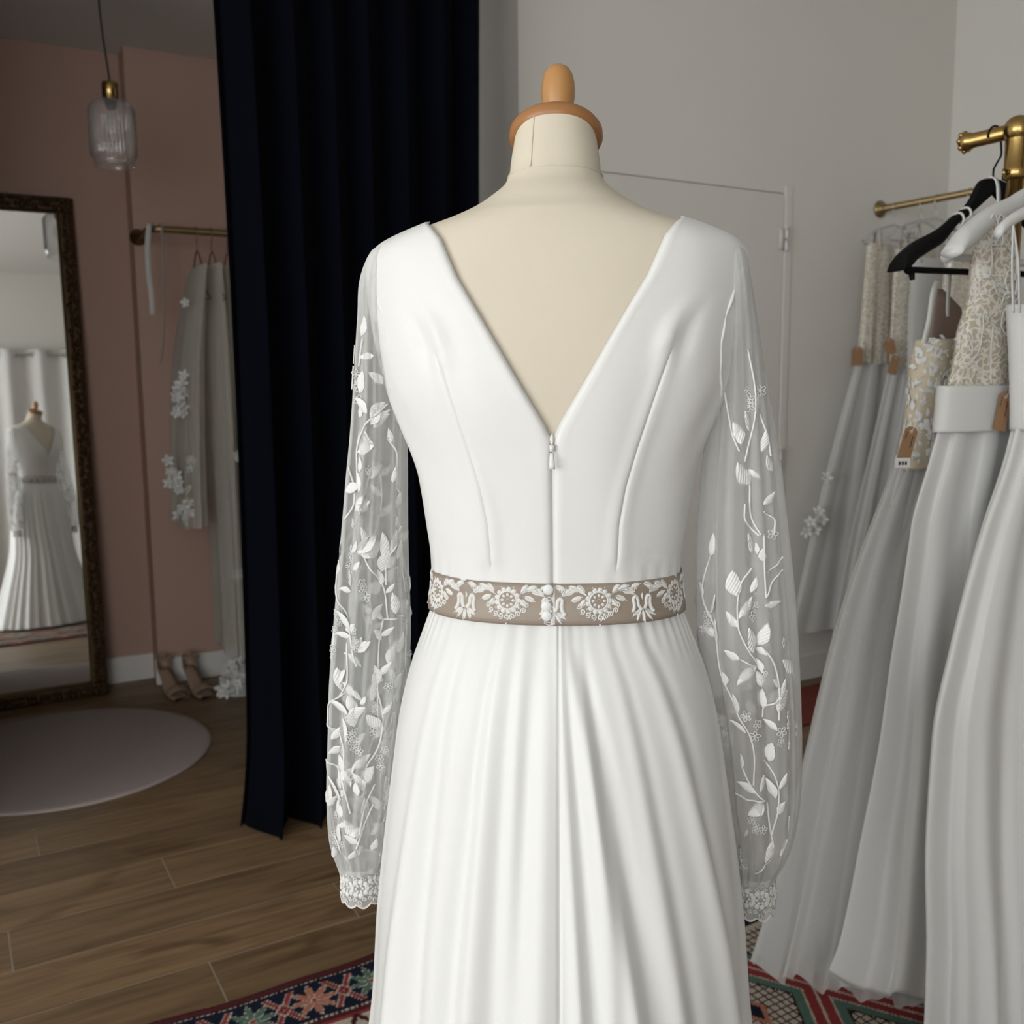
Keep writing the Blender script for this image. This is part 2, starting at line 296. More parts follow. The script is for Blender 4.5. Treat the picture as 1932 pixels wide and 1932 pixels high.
# flush door in the back wall
bevel(MB().box((XD0, YB-.002, .006), (XD1, YB+.04, ZD)).build('door_1', 'door_paint', smooth=False, **ST), .002)
dr = bpy.data.objects['door_1']
fr = MB().box((XD1+.004, YB-.005, 0), (XD1+.042, YB+.02, ZD+.03)).build('trim_1', 'white_paint', smooth=False, **ST); bevel(fr, .003)
for py in (452, 868):
    c = at_y(1479, py, YB-.012); h = MB().tube([(XD1+.002, YB-.016, c[2]-.045), (XD1+.002, YB-.016, c[2]-.003)], .007, 10).tube([(XD1+.002, YB-.016, c[2]+.003), (XD1+.002, YB-.016, c[2]+.045)], .007, 10).ball((XD1+.002, YB-.016, c[2]+.05), .005)
    h.box((XD1-.03, YB-.0095, c[2]-.04), (XD1+.002, YB-.006, c[2]+.04)); h.build('hinge', 'trim_paint', dr)
hd = MB().lathe([(0, 0), (.024, 0), (.024, .006), (.008, .008), (.008, .045)], (XD0+.07, YB-.006, 1.02), 20, axis=np.array([[1, 0, 0], [0, 0, -1], [0, 1, 0]])).tube([(XD0+.07, YB-.05, 1.02), (XD0+.19, YB-.05, 1.02)], .008, 10)
hd.build('door_handle', 'steel', dr)
# shop-front wall curtain on eyelets (seen in the mirror)
def drape(name, x0, x1, y, z0, z1, waves, amp, m, flare=0, seed=1, nz=40, seg=14, thick=.003, lab=None, cat='curtain', axis=0, warp=None, ease=None):
    r = np.random.default_rng(seed); n = waves*seg+1; t = np.linspace(0, 1, n); ph = t*waves*2*math.pi; ja = .7+.6*r.random(waves+2); jp = r.normal(0, .35, waves+2)
    A = np.interp(t*waves, np.arange(waves+2), ja); J = np.interp(t*waves, np.arange(waves+2), jp); P = np.zeros((nz, n, 3))
    for i in range(nz):
        v = i/(nz-1); g = (.75+.5*v) if ease is None else ease(v); yy = amp*A*g*np.sin(ph+J+.25*math.sin(2.2*v+1)*np.sin(t*7)); xx = x0+(x1-x0)*t+.25*amp*np.sin(2*ph+J)*g
        if warp: xx, yy = warp(v, t, xx, yy)
        xx = xx+flare*v*(t-.5); P[i, :, 0] = xx; P[i, :, 1] = y+yy; P[i, :, 2] = z1+(z0-z1)*v
    o = MB().grid(P).build(name, m, label=lab, cat=cat); solid(o, thick); return o, P
RD = MB().tube([(-.4, YF+.09, 2.47), (2.75, YF+.09, 2.47)], .011, 12).ball((-.42, YF+.09, 2.47), .02).ball((2.77, YF+.09, 2.47), .02).build('curtain_pole', 'steel', label='slim steel pole carrying the white eyelet curtain', cat='curtain pole')
for x in (-.35, 1.2, 2.7): MB().tube([(x, YF, 2.47), (x, YF+.09, 2.47)], .008, 8).build('bracket', 'steel', RD)
ec = thing('eyelet_curtain', 'full length white eyelet curtain on the wall facing the mirror', 'curtain', (1.2, YF+.09, .13))
NW = 10
th = np.linspace(0, 1, NW*14+1); P = np.zeros((30, len(th), 3))
for i in range(30):
    v = i/29; P[i, :, 0] = -1.55+3.0*th; P[i, :, 1] = .048*(1-.25*v)*np.sin(th*NW*2*math.pi)+.008*np.sin(th*23+3*v); P[i, :, 2] = 2.39-v*2.37
solid(MB().grid(P).build('cloth', 'curtain_white', ec), .003)
for k in range(NW*2):
    x = -1.55+3.0*(k+.5)/(NW*2)*1.0; s_ = math.sin((x+1.55)/3.0*NW*2*math.pi); m = MB(); a = np.linspace(0, 2*math.pi, 17)
    x = -1.55+3.0*(k)/(NW*2); m.tube(np.c_[x+.004*np.cos(a)*0+(.014*np.cos(a)*(.35)), (.027*np.cos(a))*(1 if k % 2 else -1), 2.34+.027*np.sin(a)], .0065, 6, cap=False); m.build('eyelet', 'steel', ec)
# navy curtain in the alcove opening
cl = at_z(462, 1572); cr_ = at_y(898, 300, 2.80)
XC0, XC1, YC = cl[0], cr_[0], 2.76
def nwarp(v, t, xx, yy):
    lift = max(0, (v-.86)/.14); xx = xx+(.018*math.sin(3.1*v)-.05*lift**2*.6)*(1-t)-.02*math.sin(v*2.2)*t; yy = yy*(1+.25*lift)-.05*lift*(.5+.5*np.sin(t*9)); return xx, yy
nc, _ = drape('blackout_curtain', XC0+.02, XC1, YC, .006, 2.60, 7, .046, 'navy', seed=5, nz=60, thick=.004, lab='heavy navy blue curtain gathered in the opening beside the pink alcove', warp=nwarp)
rod = MB().tube([(-.3, YC, 2.625), (XJ-.02, YC, 2.625)], .013, 12).ball((-.32, YC, 2.625), .022).ball((XJ-.01, YC, 2.625), .022).build('curtain_rod', 'old_brass', label='brass rod above the navy curtain', cat='curtain rod')
for x in (-.2, XJ-.06): MB().tube([(x, YB, 2.68), (x, YC, 2.68), (x, YC, 2.625)], .008, 8).build('bracket', 'old_brass', rod)

# ------------------------------------------------------------------ persian rug
RX0, RX1, RY0, RY1 = -.75, 2.05, .15, 1.968
def rug_colors(X, Y):
    d = np.minimum.reduce([RY1-Y, Y-RY0, X-RX0, RX1-X]); s = np.where((RY1-Y <= X-RX0) & (RY1-Y <= RX1-X), X, Y)
    C = np.zeros(X.shape+(3,)); maroon = (.085, .022, .025); navy = (.014, .017, .032); cream = (.52, .45, .37); red = (.27, .045, .045); green = (.10, .17, .135); salmon = (.42, .17, .12); dk = (.035, .014, .016)
    def fill(mask, c): C[mask] = c
    fill(d >= -1, maroon)
    dot = (np.floor(s/.0055) % 2 == 0)
    for a in (.024, .156, .262): fill((d > a) & (d <= a+.007), dk); fill((d > a+.001) & (d <= a+.006) & dot, cream)
    fill((d > .031) & (d <= .156), navy); fill((d > .163) & (d <= .178), maroon)
    per = .131; sh = at_z(588, 1886)[0]-.5*per; k = np.floor((s-sh)/per); u = s-sh-(k+.5)*per; v = d-.0935; r = np.hypot(u, v); ang = np.arctan2(v, u)
    a8 = 1-2*np.abs(((ang/(2*math.pi)*8) % 1)-.5); a8 = 1-a8; st = .021+.033*a8**1.3; on = (d > .034) & (d < .154)
    c1 = np.where((k % 2 == 0)[..., None], salmon, green)
    m = on & (r < st+.0035); fill(m, cream); m = on & (r < st); C[m] = c1[m]; m = on & (a8 < .16) & (r < st); fill(m, cream); fill(on & (r < .008), cream); fill(on & (r < .006), red)
    u2 = s-sh-np.round((s-sh)/per)*per; q1 = np.abs(u2-v*.55); q2 = np.abs(u2+v*.55); x_ = on & (np.abs(v) < .052) & (np.abs(u2) < .036)
    fill(x_ & (np.minimum(q1, q2) < .0080), cream); fill(x_ & (np.minimum(q1, q2) < .0055), red); rr = np.abs(u2)+np.abs(v)*.8; fill(on & (rr < .018), cream); fill(on & (rr < .015), red); fill(on & (rr < .008), navy); fill(on & (rr < .005), salmon)
    on = (d > .177) & (d <= .262); fill(on, cream); fill((d > .177) & (d < .187), red)
    p2 = .10; w_ = (s/p2) % 1; zig = .187+.075*np.abs(2*w_-1); e = d-zig; comb = .006+.007*(np.abs(np.sin(s*2*math.pi/.02)))
    fill(on & (np.abs(e) < comb), maroon); fill(on & (np.abs(e) < .003), dk); fl = np.hypot(((s/p2+.5) % 1-.5)*p2, d-.205); fill(on & (fl < .011), salmon); fl = np.hypot(((s/p2) % 1-.5)*p2, d-.25); fill(on & (fl < .008), maroon)
    on = (d > .271) & (d <= .36); fill(on, navy); v3 = d-.315; u3 = ((s/.12) % 1-.5)*.12; r3 = np.hypot(u3, v3); a3 = np.arctan2(v3, u3); fill(on & (r3 < .026+.012*np.cos(8*a3)), cream); fill(on & (r3 < .023+.012*np.cos(8*a3)), green); fill(on & (r3 < .008), red)
    fill((d > .36) & (d <= .372), cream); f = d > .372; fill(f, red)
    U = (X+.62*Y)/.34; V = (X-.62*Y)/.34; fu = np.abs((U % 1)-.5); fv = np.abs((V % 1)-.5); mx = np.maximum(fu, fv)
    fill(f & (mx > .40), cream); fill(f & (mx > .415) & (mx < .49), red); fill(f & (mx < .40) & (mx > .33), green); fill(f & (mx < .33) & (mx > .315), dk); lat = (mx < .315) & (mx > .10); fill(f & lat, cream)
    g = (np.minimum((X*1.0/.017) % 1, (Y/.017) % 1) < .2); fill(f & lat & g, dk); fill(f & (mx < .10), salmon); fill(f & (mx < .06), navy)
    return C
xs = np.arange(RX0, RX1+.001, .004); ys = np.concatenate([np.arange(RY0, 1.1, .012), np.arange(1.1, RY1+.001, .0035)])
X, Y = np.meshgrid(xs, ys, indexing='ij'); wav = .006*np.sin(X*9)+.003*np.sin(X*23+1)
Pz = .009+.0012*rng.random(X.shape); P = np.stack([X, Y+wav*np.clip((Y-1.2)/.6, 0, 1), Pz], -1)
edge = np.zeros(X.shape, bool); edge[0] = edge[-1] = True; edge[:, 0] = edge[:, -1] = True; P[edge, 2] = .001
o = MB().grid(P).build('persian_rug', 'woven_wool', label='red and navy persian rug with star border under the gowns', cat='rug')
ca = o.data.attributes.new('weave', 'FLOAT_COLOR', 'POINT'); cc = np.ones((X.size, 4)); cc[:, :3] = rug_colors(X, Y).reshape(-1, 3)*(.88+.24*rng.random((X.size, 1))); ca.data.foreach_set('color', cc.ravel())

# ------------------------------------------------------------------ alcove: mirror, rug, pendant, cabinet, shoes
mr0 = at_z(205, 1309); MW, MH, FW, LEAN = 1.06, 2.06, .058, math.radians(3.7)
mir = thing('floor_mirror', 'tall floor mirror in a dark carved bronze frame leaning on pink wall', 'mirror', (mr0[0]-MW/2, mr0[1]+.002, 0)); mir.rotation_euler = (-LEAN, 0, 0)
for nm, lo, hi in (('frame_bottom', (-MW/2, 0), (MW/2, FW)), ('frame_top', (-MW/2, MH-FW), (MW/2, MH)), ('frame_side', (-MW/2, FW), (-MW/2+FW, MH-FW)), ('frame_side', (MW/2-FW, FW), (MW/2, MH-FW))):
    bevel(MB().box((lo[0], -.018, lo[1]), (hi[0], .018, hi[1])).build(nm, 'bronze_frame', mir, smooth=False), .008, 3)
car = MB(); r = np.random.default_rng(3)
def carve(x, z, ax):
    e = (.011, 0, 0), (0, 0, .018); e = e if ax else (e[1][::-1], (0, 0, .011))
    car.blob((x+r.normal(0, .003), -.02, z+r.normal(0, .003)), *(((.009+.004*r.random(), 0, .006*r.normal()), (0, 0, .013)) if ax else ((.013, 0, 0), (0, 0, .009+.004*r.random()))), (0, .009, 0), 7, 4)
for side in (-1, 1):
    for k in range(86): z = .02+k*.0237; carve(side*(MW/2-.016), z, 1); carve(side*(MW/2-.038), z+.012, 1)
for zz in (.016, .038, MH-.016, MH-.038):
    for k in range(44): carve(-MW/2+.02+k*.0237, zz, 0)
car.build('carving', 'bronze_frame', mir, kind='stuff')
def bar(a, b): return MB().tube([a, b], .006, 8)
ib = MB(); q = MW/2-FW; z0, z1 = FW, MH-FW
for a, b in (((-q, -.016, z0), (q, -.016, z0)), ((-q, -.016, z1), (q, -.016, z1)), ((-q, -.016, z0), (-q, -.016, z1)), ((q, -.016, z0), (q, -.016, z1))): ib.tube([a, b], .006, 8)
ib.build('inner_bead', 'old_brass', mir)
MB().box((-q, -.002, z0), (q, .002, z1)).build('mirror_glass', 'mirror_silver', mir, smooth=False)
# round rug from three edge points
p1, p2, p3 = [at_z(*q)[:2] for q in ((399, 1396), (0, 1541), (240, 1338))]
A_ = 2*np.array([p2-p1, p3-p1]); B_ = np.array([p2@p2-p1@p1, p3@p3-p1@p1]); rc = np.linalg.solve(A_, B_); rr_ = np.linalg.norm(p1-rc)
m = MB().lathe([(0, .008), (rr_*.5, .0082), (rr_-.02, .008), (rr_-.003, .0072), (rr_, .004), (rr_, .0005), (0, .0005)], (0, 0, 0), 96)
m.build('round_rug', 'round_rug', label='round greyish pink rug lying on the wood floor before the mirror', cat='rug', loc=(rc[0], rc[1], 0))
# pendant lamp
def pendant(px, py, yb, scale=1.0):
    c = at_y(px, py, yb); t = thing('pendant_lamp', 'ribbed clear glass pendant lamp with brass socket hanging in the pink alcove', 'lamp', (c[0], c[1], c[2]))
    n = 72; prof = [(.022, .118), (.034, .116), (.052, .108), (.065, .096), (.070, .082), (.071, .0), (.071, -.062), (.068, -.075), (.062, -.083), (.0615, -.094), (.066, -.100)]
    th = np.arange(n*2)*math.pi/n; P = []
    for q, z in prof:
        rib = .0030 if -.07 < z < .09 else .0
        P.append([((q+rib*math.cos(36*t_))*math.cos(t_), (q+rib*math.cos(36*t_))*math.sin(t_), z) for t_ in th])
    solid(MB().grid(np.array(P), cv=True).build('glass_shade', 'ribbed_glass', t), .002)
    MB().lathe([(0, .170), (.024, .170), (.026, .167), (.026, .112), (.022, .110), (0, .110)], n=28).build('socket', 'brass', t)
    MB().lathe([(0, .112), (.018, .112), (.018, .095), (.014, .085), (0, .085)], n=20).build('lamp_holder', 'black_plastic', t)
    MB().lathe([(0, .085), (.012, .085), (.014, .06), (.028, .03), (.030, .01), (.024, -.012), (.010, -.024), (0, -.026)], n=24).build('bulb', 'ribbed_glass', t)
    top = ZA-c[2]-.0; pts = spline([(0, 0, .17), (-.003, 0, .21), (-.012, 0, .30), (-.018, .0, .40), (-.02, 0, top)], 30); MB().tube(pts, .0032, 8).build('cord', 'black_cord', t)
    MB().lathe([(0, top), (.05, top), (.05, top-.02), (.046, top-.025), (0, top-.025)], (-.02, 0, 0), 28).build('ceiling_rose', 'old_brass', t)
    return t
pendant(213, 256, 3.62)
# dome pendant in the shop, seen in the mirror
t = thing('dome_pendant', 'glass fringed dome pendant with brass ring reflected in the mirror', 'lamp', (1.12, .35, 2.40))
MB().lathe([(.15, 0), (.158, 0), (.158, .03), (.15, .03), (.15, 0)], n=40).build('ring', 'brass', t)
solid(MB().lathe([(.15, .0), (.145, -.05), (.125, -.10), (.09, -.135), (.04, -.155), (.0, -.16)], n=40).build('glass_dome', 'ribbed_glass', t), .003)
b = MB()
for k in range(60):
    a = k*2*math.pi/60; b.tube([(.152*math.cos(a), .152*math.sin(a), 0), (.148*math.cos(a), .148*math.sin(a), -.045)], .003, 5)
b.build('bead_fringe', 'clear_plastic', t, kind='stuff')
MB().tube([(0, 0, .03), (0, 0, .9)], .003, 6).build('cord', 'black_cord', t); MB().tube([(-.15, 0, .02), (.15, 0, .02)], .003, 6).tube([(0, -.15, .02), (0, .15, .02)], .003, 6).build('spider', 'brass', t)
# cabinet behind the curtain, papers on top
c0 = at_y(453, 870, 3.80); CX, CZ = c0[0], c0[2]
cab = thing('cabinet', 'dark walnut cabinet with a pale top half hidden behind the navy curtain', 'cabinet', (CX, 3.48, 0))
bevel(MB().box((0, 0, .06), (.85, .32, CZ)).build('body', 'walnut', cab, smooth=False), .004)
bevel(MB().box((-.02, -.02, CZ), (.87, .33, CZ+.028)).build('worktop', 'trim_paint', cab, smooth=False), .004)
for x in (.03, .77):
    for y in (.03, .24): MB().box((x, y, 0), (x+.05, y+.05, .06)).build('leg', 'walnut', cab, smooth=False)
for x in (.01, .43):
    d_ = MB().box((x, -.018, .08), (x+.41, 0, CZ-.02)).build('door', 'walnut', cab, smooth=False); MB().ball((x+.38 if x < .2 else x+.03, -.028, CZ*.6), .012).build('knob', 'old_brass', d_)
for k in range(3):
    z = CZ+.0285+k*.0085; o = MB().box((CX-.03+.012*k, 3.54-.01*k, z), (CX+.22, 3.79-.01*k, z+.008)).build('magazine', 'paper', smooth=False, label=['white magazine at the bottom of the stack on the cabinet', 'white magazine in the middle of the stack on the cabinet', 'white magazine on top of the stack on the cabinet'][k], cat='magazine', group='magazines on the cabinet'); bevel(o, .002)
# nude sandals
def shoe(loc, rz, lab):
    t = thing('sandal', lab, 'shoe', loc, rz, 'sandals by the pink wall'); L_ = .235
    def wd(u): return .026+.016*math.sin(min(1, u*1.15)*math.pi*.5)**2*(1 if u < .8 else max(.2, (1-((u-.8)/.2)**2))**.5)
    def ht(u): return .075*(1-u/.62)**2*(3-2*(1-u/.62)) if u < .62 else 0
    us = np.linspace(0, 1, 30); P = np.array([[(s_*max(.004, wd(u)*(1 if u > .06 else (u/.06)**.5+.2)), u*L_, ht(u)+.012+dz) for s_, dz in ((-1, 0), (-.5, .001), (.5, .001), (1, 0), (.9, -.009), (-.9, -.009))] for u in us])
    MB().grid(P, cv=True).build('sole', 'nude_leather', t)
    MB().lathe([(0, .078), (.022, .078), (.015, .05), (.009, .012), (.010, .0), (0, 0)], (0, .022, 0), 16).build('heel', 'nude_leather', t)
    a = np.linspace(math.radians(-200), math.radians(20), 24); P = np.array([[(.030*math.cos(q)*(1-.1*v), .034+.034*math.sin(q)*(1-.1*v)+(-.012*v), .088+v*.062*math.sin((q-math.radians(-200))/math.radians(220)*math.pi)**.6) for q in a] for v in np.linspace(0, 1, 8)])
    solid(MB().grid(P).build('heel_cup', 'nude_leather', t), .003)
    a = np.linspace(0, math.pi, 18); P = np.array([[(.043*math.cos(q), L_*(.70+.17*v), .013+.035*math.sin(q)*(1-.25*v)) for q in a] for v in np.linspace(0, 1, 6)])
    solid(MB().grid(P).build('toe_strap', 'nude_leather', t), .002)
    P = np.array([[(.036*math.cos(q), .05-.015*math.sin(q), .135+.004*v) for q in np.linspace(0, 2*math.pi, 24)] for v in (0, 1, 2)]); solid(MB().grid(P).build('ankle_strap', 'nude_leather', t), .002)
    return t
s1 = at_z(322, 1300); s2 = at_z(368, 1298)
shoe((s1[0]-.022, s1[1]+.045, .0), math.radians(-172), 'nude heeled sandal standing beside the pink wall corner')
shoe((s2[0]-.016, s2[1]+.055, .0), math.radians(-172), 'nude heeled sandal standing between its twin and the lace flowers')
# heap of lace flowers
h0 = at_z(425, 1312); t = thing('lace_flower_heap', 'heap of white lace flowers lying on the floor beside nude sandals', 'flowers', (h0[0]+.060, h0[1]-.005, 0))
pet = MB()
for k in range(5):
    a = k*2*math.pi/5; pet.blob((.013*math.cos(a), .013*math.sin(a), .003), (.012*math.cos(a), .012*math.sin(a), .005), (-.008*math.sin(a), .008*math.cos(a), 0), (0, 0, .0025), 8, 4)
pet.ball((0, 0, .004), .004, 6, 4); FLW = pet.mesh('flower', 'lace')
r = np.random.default_rng(11)
for k in range(70):
    a, q = r.uniform(0, 6.28), r.random()**.5; x, y = .072*q*math.cos(a), .065*q*math.sin(a); z = .018+.135*(1-q*q)*(.35+.65*r.random())
    o = put('flower', FLW, t, loc=(x, y, z)); o.rotation_euler = (r.normal(0, .7)+.5, r.normal(0, .7), r.uniform(0, 6.28)); s_ = 1.0+.5*r.random(); o.scale = (s_, s_, s_)
P = np.array([[(.060*q*math.cos(a), .055*q*math.sin(a), max(.0, .125*(1-q**2.2))+.002) for a in np.linspace(0, 2*math.pi, 28)] for q in np.linspace(0.02, 1, 10)]); MB().grid(P).build('backing', 'tulle_dense', t)
# brass rail on the pink wall
YR = YP2-.27; e0 = at_y(283, 431, YR); ZR = e0[2]; RX = e0[0]
rl = thing('wall_rail', 'aged brass clothes rail fixed to the pink wall', 'rail', (RX, YR, ZR))
pts = np.array([(2.0, 0, 0), (.05, 0, 0)]+[(.05-.05*math.sin(a), .05-.05*math.cos(a), 0) for a in np.linspace(0, math.pi/2, 8)][1:]+[(0, .27+(0 if RX > XP else YP-YP2)-.004, 0)])
MB().tube(pts, .0135, 14).build('pipe', 'old_brass', rl); yy_ = pts[-1][1]
MB().lathe([(0, 0), (.034, 0), (.034, .006), (.016, .014), (.016, .02)], (0, yy_+.003, 0), 24, axis=np.array([[1, 0, 0], [0, 0, -1], [0, 1, 0]])).build('flange', 'old_brass', rl)
MB().tube([(2.0, 0, 0), (2.0, .265, 0)], .0135, 12).build('end_bracket', 'old_brass', rl)
# ribbons hung over its end
def ribbon(lab, pts, wd, m, n=40, group=None):
    c = spline(pts, n); T = np.gradient(c, axis=0); T /= np.linalg.norm(T, axis=1)[:, None]; W = np.cross(T, np.array([0, 1., 0])); W /= np.linalg.norm(W, axis=1)[:, None]+1e-9
    o = MB().grid(np.stack([c-W*wd/2, c+W*wd/2], 1)).build('ribbon_sash', m, label=lab, cat='ribbon', group=group); solid(o, .0015); return o
qq = lambda px, py, b: at_y(px, py, b)
ribbon('pale satin ribbon looped over the end of the brass wall rail', [qq(289, 428, YR+.03), qq(283, 424, YR-.018), qq(279, 450, YR-.022), qq(280, 510, YR-.022), qq(286, 560, YR-.022), qq(288, 594, YR-.022)], .020, 'tulle_dense')
ribbon('olive velvet ribbon hanging straight down from the brass wall rail', [qq(300, 428, YR+.02), qq(304, 423, YR-.018), qq(306, 440, YR-.022), qq(308, 520, YR-.022), qq(309, 620, YR-.022), qq(307, 660, YR-.022), qq(302, 687, YR-.022)], .009, 'ribbon')

# ------------------------------------------------------------------ dress form
d0 = ray(1048, 722); h_ = d0[:2]/np.linalg.norm(d0[:2]); MD = 1.08; ML = h_*MD; MYAW = math.atan2(h_[0], h_[1])
Fm = np.array([h_[0], h_[1], 0]); Rm = np.array([h_[1], -h_[0], 0])
def mloc(px, py, yl=0.):
    d = ray(px, py); n = d@Fm; p = CC+d*((MD+yl)/n); q = p-np.array([ML[0], ML[1], 0]); return q@Rm, q[2]
PXM = MD/FPX
TB = [ # y px, half width px, depth back, depth front, forward shift, tilt
 (256, 81, .047, .047, .030, .40), (300, 87, .049, .049, .020, .22), (335, 92, .053, .051, .012, .06), (350, 100, .058, .054, .008, 0), (370, 122, .066, .059, .005, 0), (395, 160, .075, .065, .003, 0),
 (415, 205, .081, .070, 0, 0), (430, 250, .085, .073, 0, 0), (445, 288, .088, .076, 0, 0), (458, 314, .090, .079, 0, 0), (475, 334, .0925, .083, 0, 0), (500, 344, .0955, .088, 0, 0), (540, 347, .0995, .095, 0, 0), (600, 342, .104, .105, 0, 0),
 (690, 326, .108, .120, 0, 0), (740, 314, .107, .125, 0, 0), (790, 295, .104, .125, 0, 0), (840, 275, .100, .120, 0, 0), (880, 262, .097, .112, 0, 0), (930, 252, .0935, .103, 0, 0), (990, 243, .0895, .095, 0, 0), (1040, 236, .0865, .090, 0, 0),
 (1100, 233, .085, .088, 0, 0), (1150, 240, .087, .089, 0, 0), (1250, 268, .100, .098, 0, 0), (1340, 285, .108, .100, 0, 0)]
TB = TB[::-1]; tz = [mloc(1048, r[0])[1] for r in TB]
TF = cubic(tz, np.array([(r[1]*PXM-(.004 if r[0] > 500 else .002), r[2], r[3], r[4], r[5]) for r in TB])); PE = 2.2
def tors(z, phi, off=0., k=1.):
    z = np.asarray(z, float); phi = np.asarray(phi, float); z, phi = np.broadcast_arrays(z, phi); q = TF(z); s, c = np.sin(phi), np.cos(phi); off = np.broadcast_to(off, z.shape)
    x = (q[..., 0]*k+off)*np.sign(s)*np.abs(s)**(2/PE); d = np.where(c > 0, q[..., 1], q[..., 2])*k+off; yy = -d*np.sign(c)*np.abs(c)**(2/PE)
    return np.stack([x, yy+q[..., 3], z-q[..., 4]*yy], -1)
RZ = -MYAW-math.radians(2.0)
form = thing('dress_form', 'cream jersey dress form with a turned wooden neck cap wearing the satin gown', 'mannequin', (ML[0], ML[1], 0), RZ)
zs = np.concatenate([np.linspace(tz[0], tz[12], 40)[:-1], np.linspace(tz[12], tz[-1], 110)]); ph = np.arange(96)*2*math.pi/96
b = MB().grid(np.array([tors(z, ph, 0, .978) for z in zs]), cv=True); k0 = b.n-96; b.f.append(tuple(range(k0, k0+96))); b.f.append(tuple(range(0, 96))[::-1])
b.build('torso', 'jersey', form)
# neck seams
zn = mloc(1048, 333)[1]; a = np.linspace(-1.7, 1.7, 60); MB().tube(tors(zn+.0+0*a, a, .0004, .978), .0009, 6).build('neck_seam', 'jersey', form)
zz = np.linspace(zn, tz[-1], 14); MB().tube(tors(zz, -.46+0*zz, .0004, .978), .0008, 6).build('neck_seam', 'jersey', form)
# cap and finial, tilted with the neck
nt = tors(tz[-1], 0., 0, .978); q = TF(np.array(tz[-1])); cz = np.array([0, q[3], tz[-1]]); tl = math.atan(q[4]); AX = np.array([[1, 0, 0], [0, math.cos(tl), math.sin(tl)], [0, -math.sin(tl), math.cos(tl)]])
MB().lathe([(0, -.003), (.044, -.003), (.0490, .000), (.0512, .005), (.0508, .011), (.0475, .016), (.040, .019), (.027, .0210), (.0, .0215)], cz, 56, axis=AX).build('neck_cap', 'beech_dark', form)
tf = .12; AF = np.array([[1, 0, 0], [0, math.cos(tf), math.sin(tf)], [0, -math.sin(tf), math.cos(tf)]])
MB().lathe([(0, .010), (.0128, .012), (.0130, .020), (.0142, .028), (.0162, .037), (.0180, .047), (.0184, .056), (.0176, .065), (.0155, .073), (.0118, .079), (.0065, .0825), (0, .0833)], cz+np.array([.0025, 0, 0]), 40, axis=AF).build('finial', 'beech', form)
MB().lathe([(0, .03), (.016, .03), (.016, tz[0]+.01), (0, tz[0]+.01)], n=20).build('pole', 'beech', form)
bs = MB()
for k in range(3):
    a = k*2*math.pi/3+.4; bs.tube(spline([(0, 0, .14), (.08*math.cos(a), .08*math.sin(a), .10), (.2*math.cos(a), .2*math.sin(a), .028), (.23*math.cos(a), .23*math.sin(a), .028)], 16), np.linspace(.018, .013, 16), 10)
bs.build('tripod_base', 'beech', form)

# ------------------------------------------------------------------ the gown on the form
gown = thing('wedding_gown', 'ivory satin wedding gown with deep V back and embroidered net sleeves', 'dress', (ML[0], ML[1], 0), RZ)
VE = [(424, 236), (436, 222), (455, 206), (525, 177), (590, 139), (650, 104), (740, 51), (800, 15), (826, 3.5), (838, 1.2), (1200, 1.0)]
vz, vx = [], []
for y, dx in VE[::-1]:
    yl = -.10 if y > 600 else -.10*np.interp(y, [424, 460, 600], [.15, .45, 1]); xx, z = mloc(1048+dx, y, yl); x0, _ = mloc(1048, y, yl); vz.append(z); vx.append(xx-x0)
SE = [(640, 224), (660, 219), (700, 206), (760, 186), (850, 156), (920, 135), (990, 122), (1095, 116), (1200, 116)]; sz, sx = [], []
for y, dx in SE[::-1]: xx, z = mloc(1048+dx, y, -.09); x0, _ = mloc(1048, y, -.09); sz.append(z); sx.append(xx-x0)
zdart = sz[-2]; ztop = mloc(1048, 425)[1]; zw = mloc(1048, 1150, -.09)[1]
rows = np.concatenate([np.linspace(zw, mloc(1048, 480)[1], 120)[:-1], np.linspace(mloc(1048, 480)[1], ztop, 46)])
def phi_of(z, x): q = TF(z); return np.arcsin(np.clip(x/(q[..., 0]+.002), 0, 1)**(PE/2))
pin = phi_of(rows, np.interp(rows, vz, vx)); pse = phi_of(rows, np.interp(rows, sz, sx)); free = pin+.42*(math.pi/2-pin); t_ = np.clip((rows-zdart)/.10, 0, 1); t_ = t_*t_*(3-2*t_); pse = pse*(1-t_)+free*t_; pse = np.clip(pse, pin+.05*(math.pi/2-pin), None)
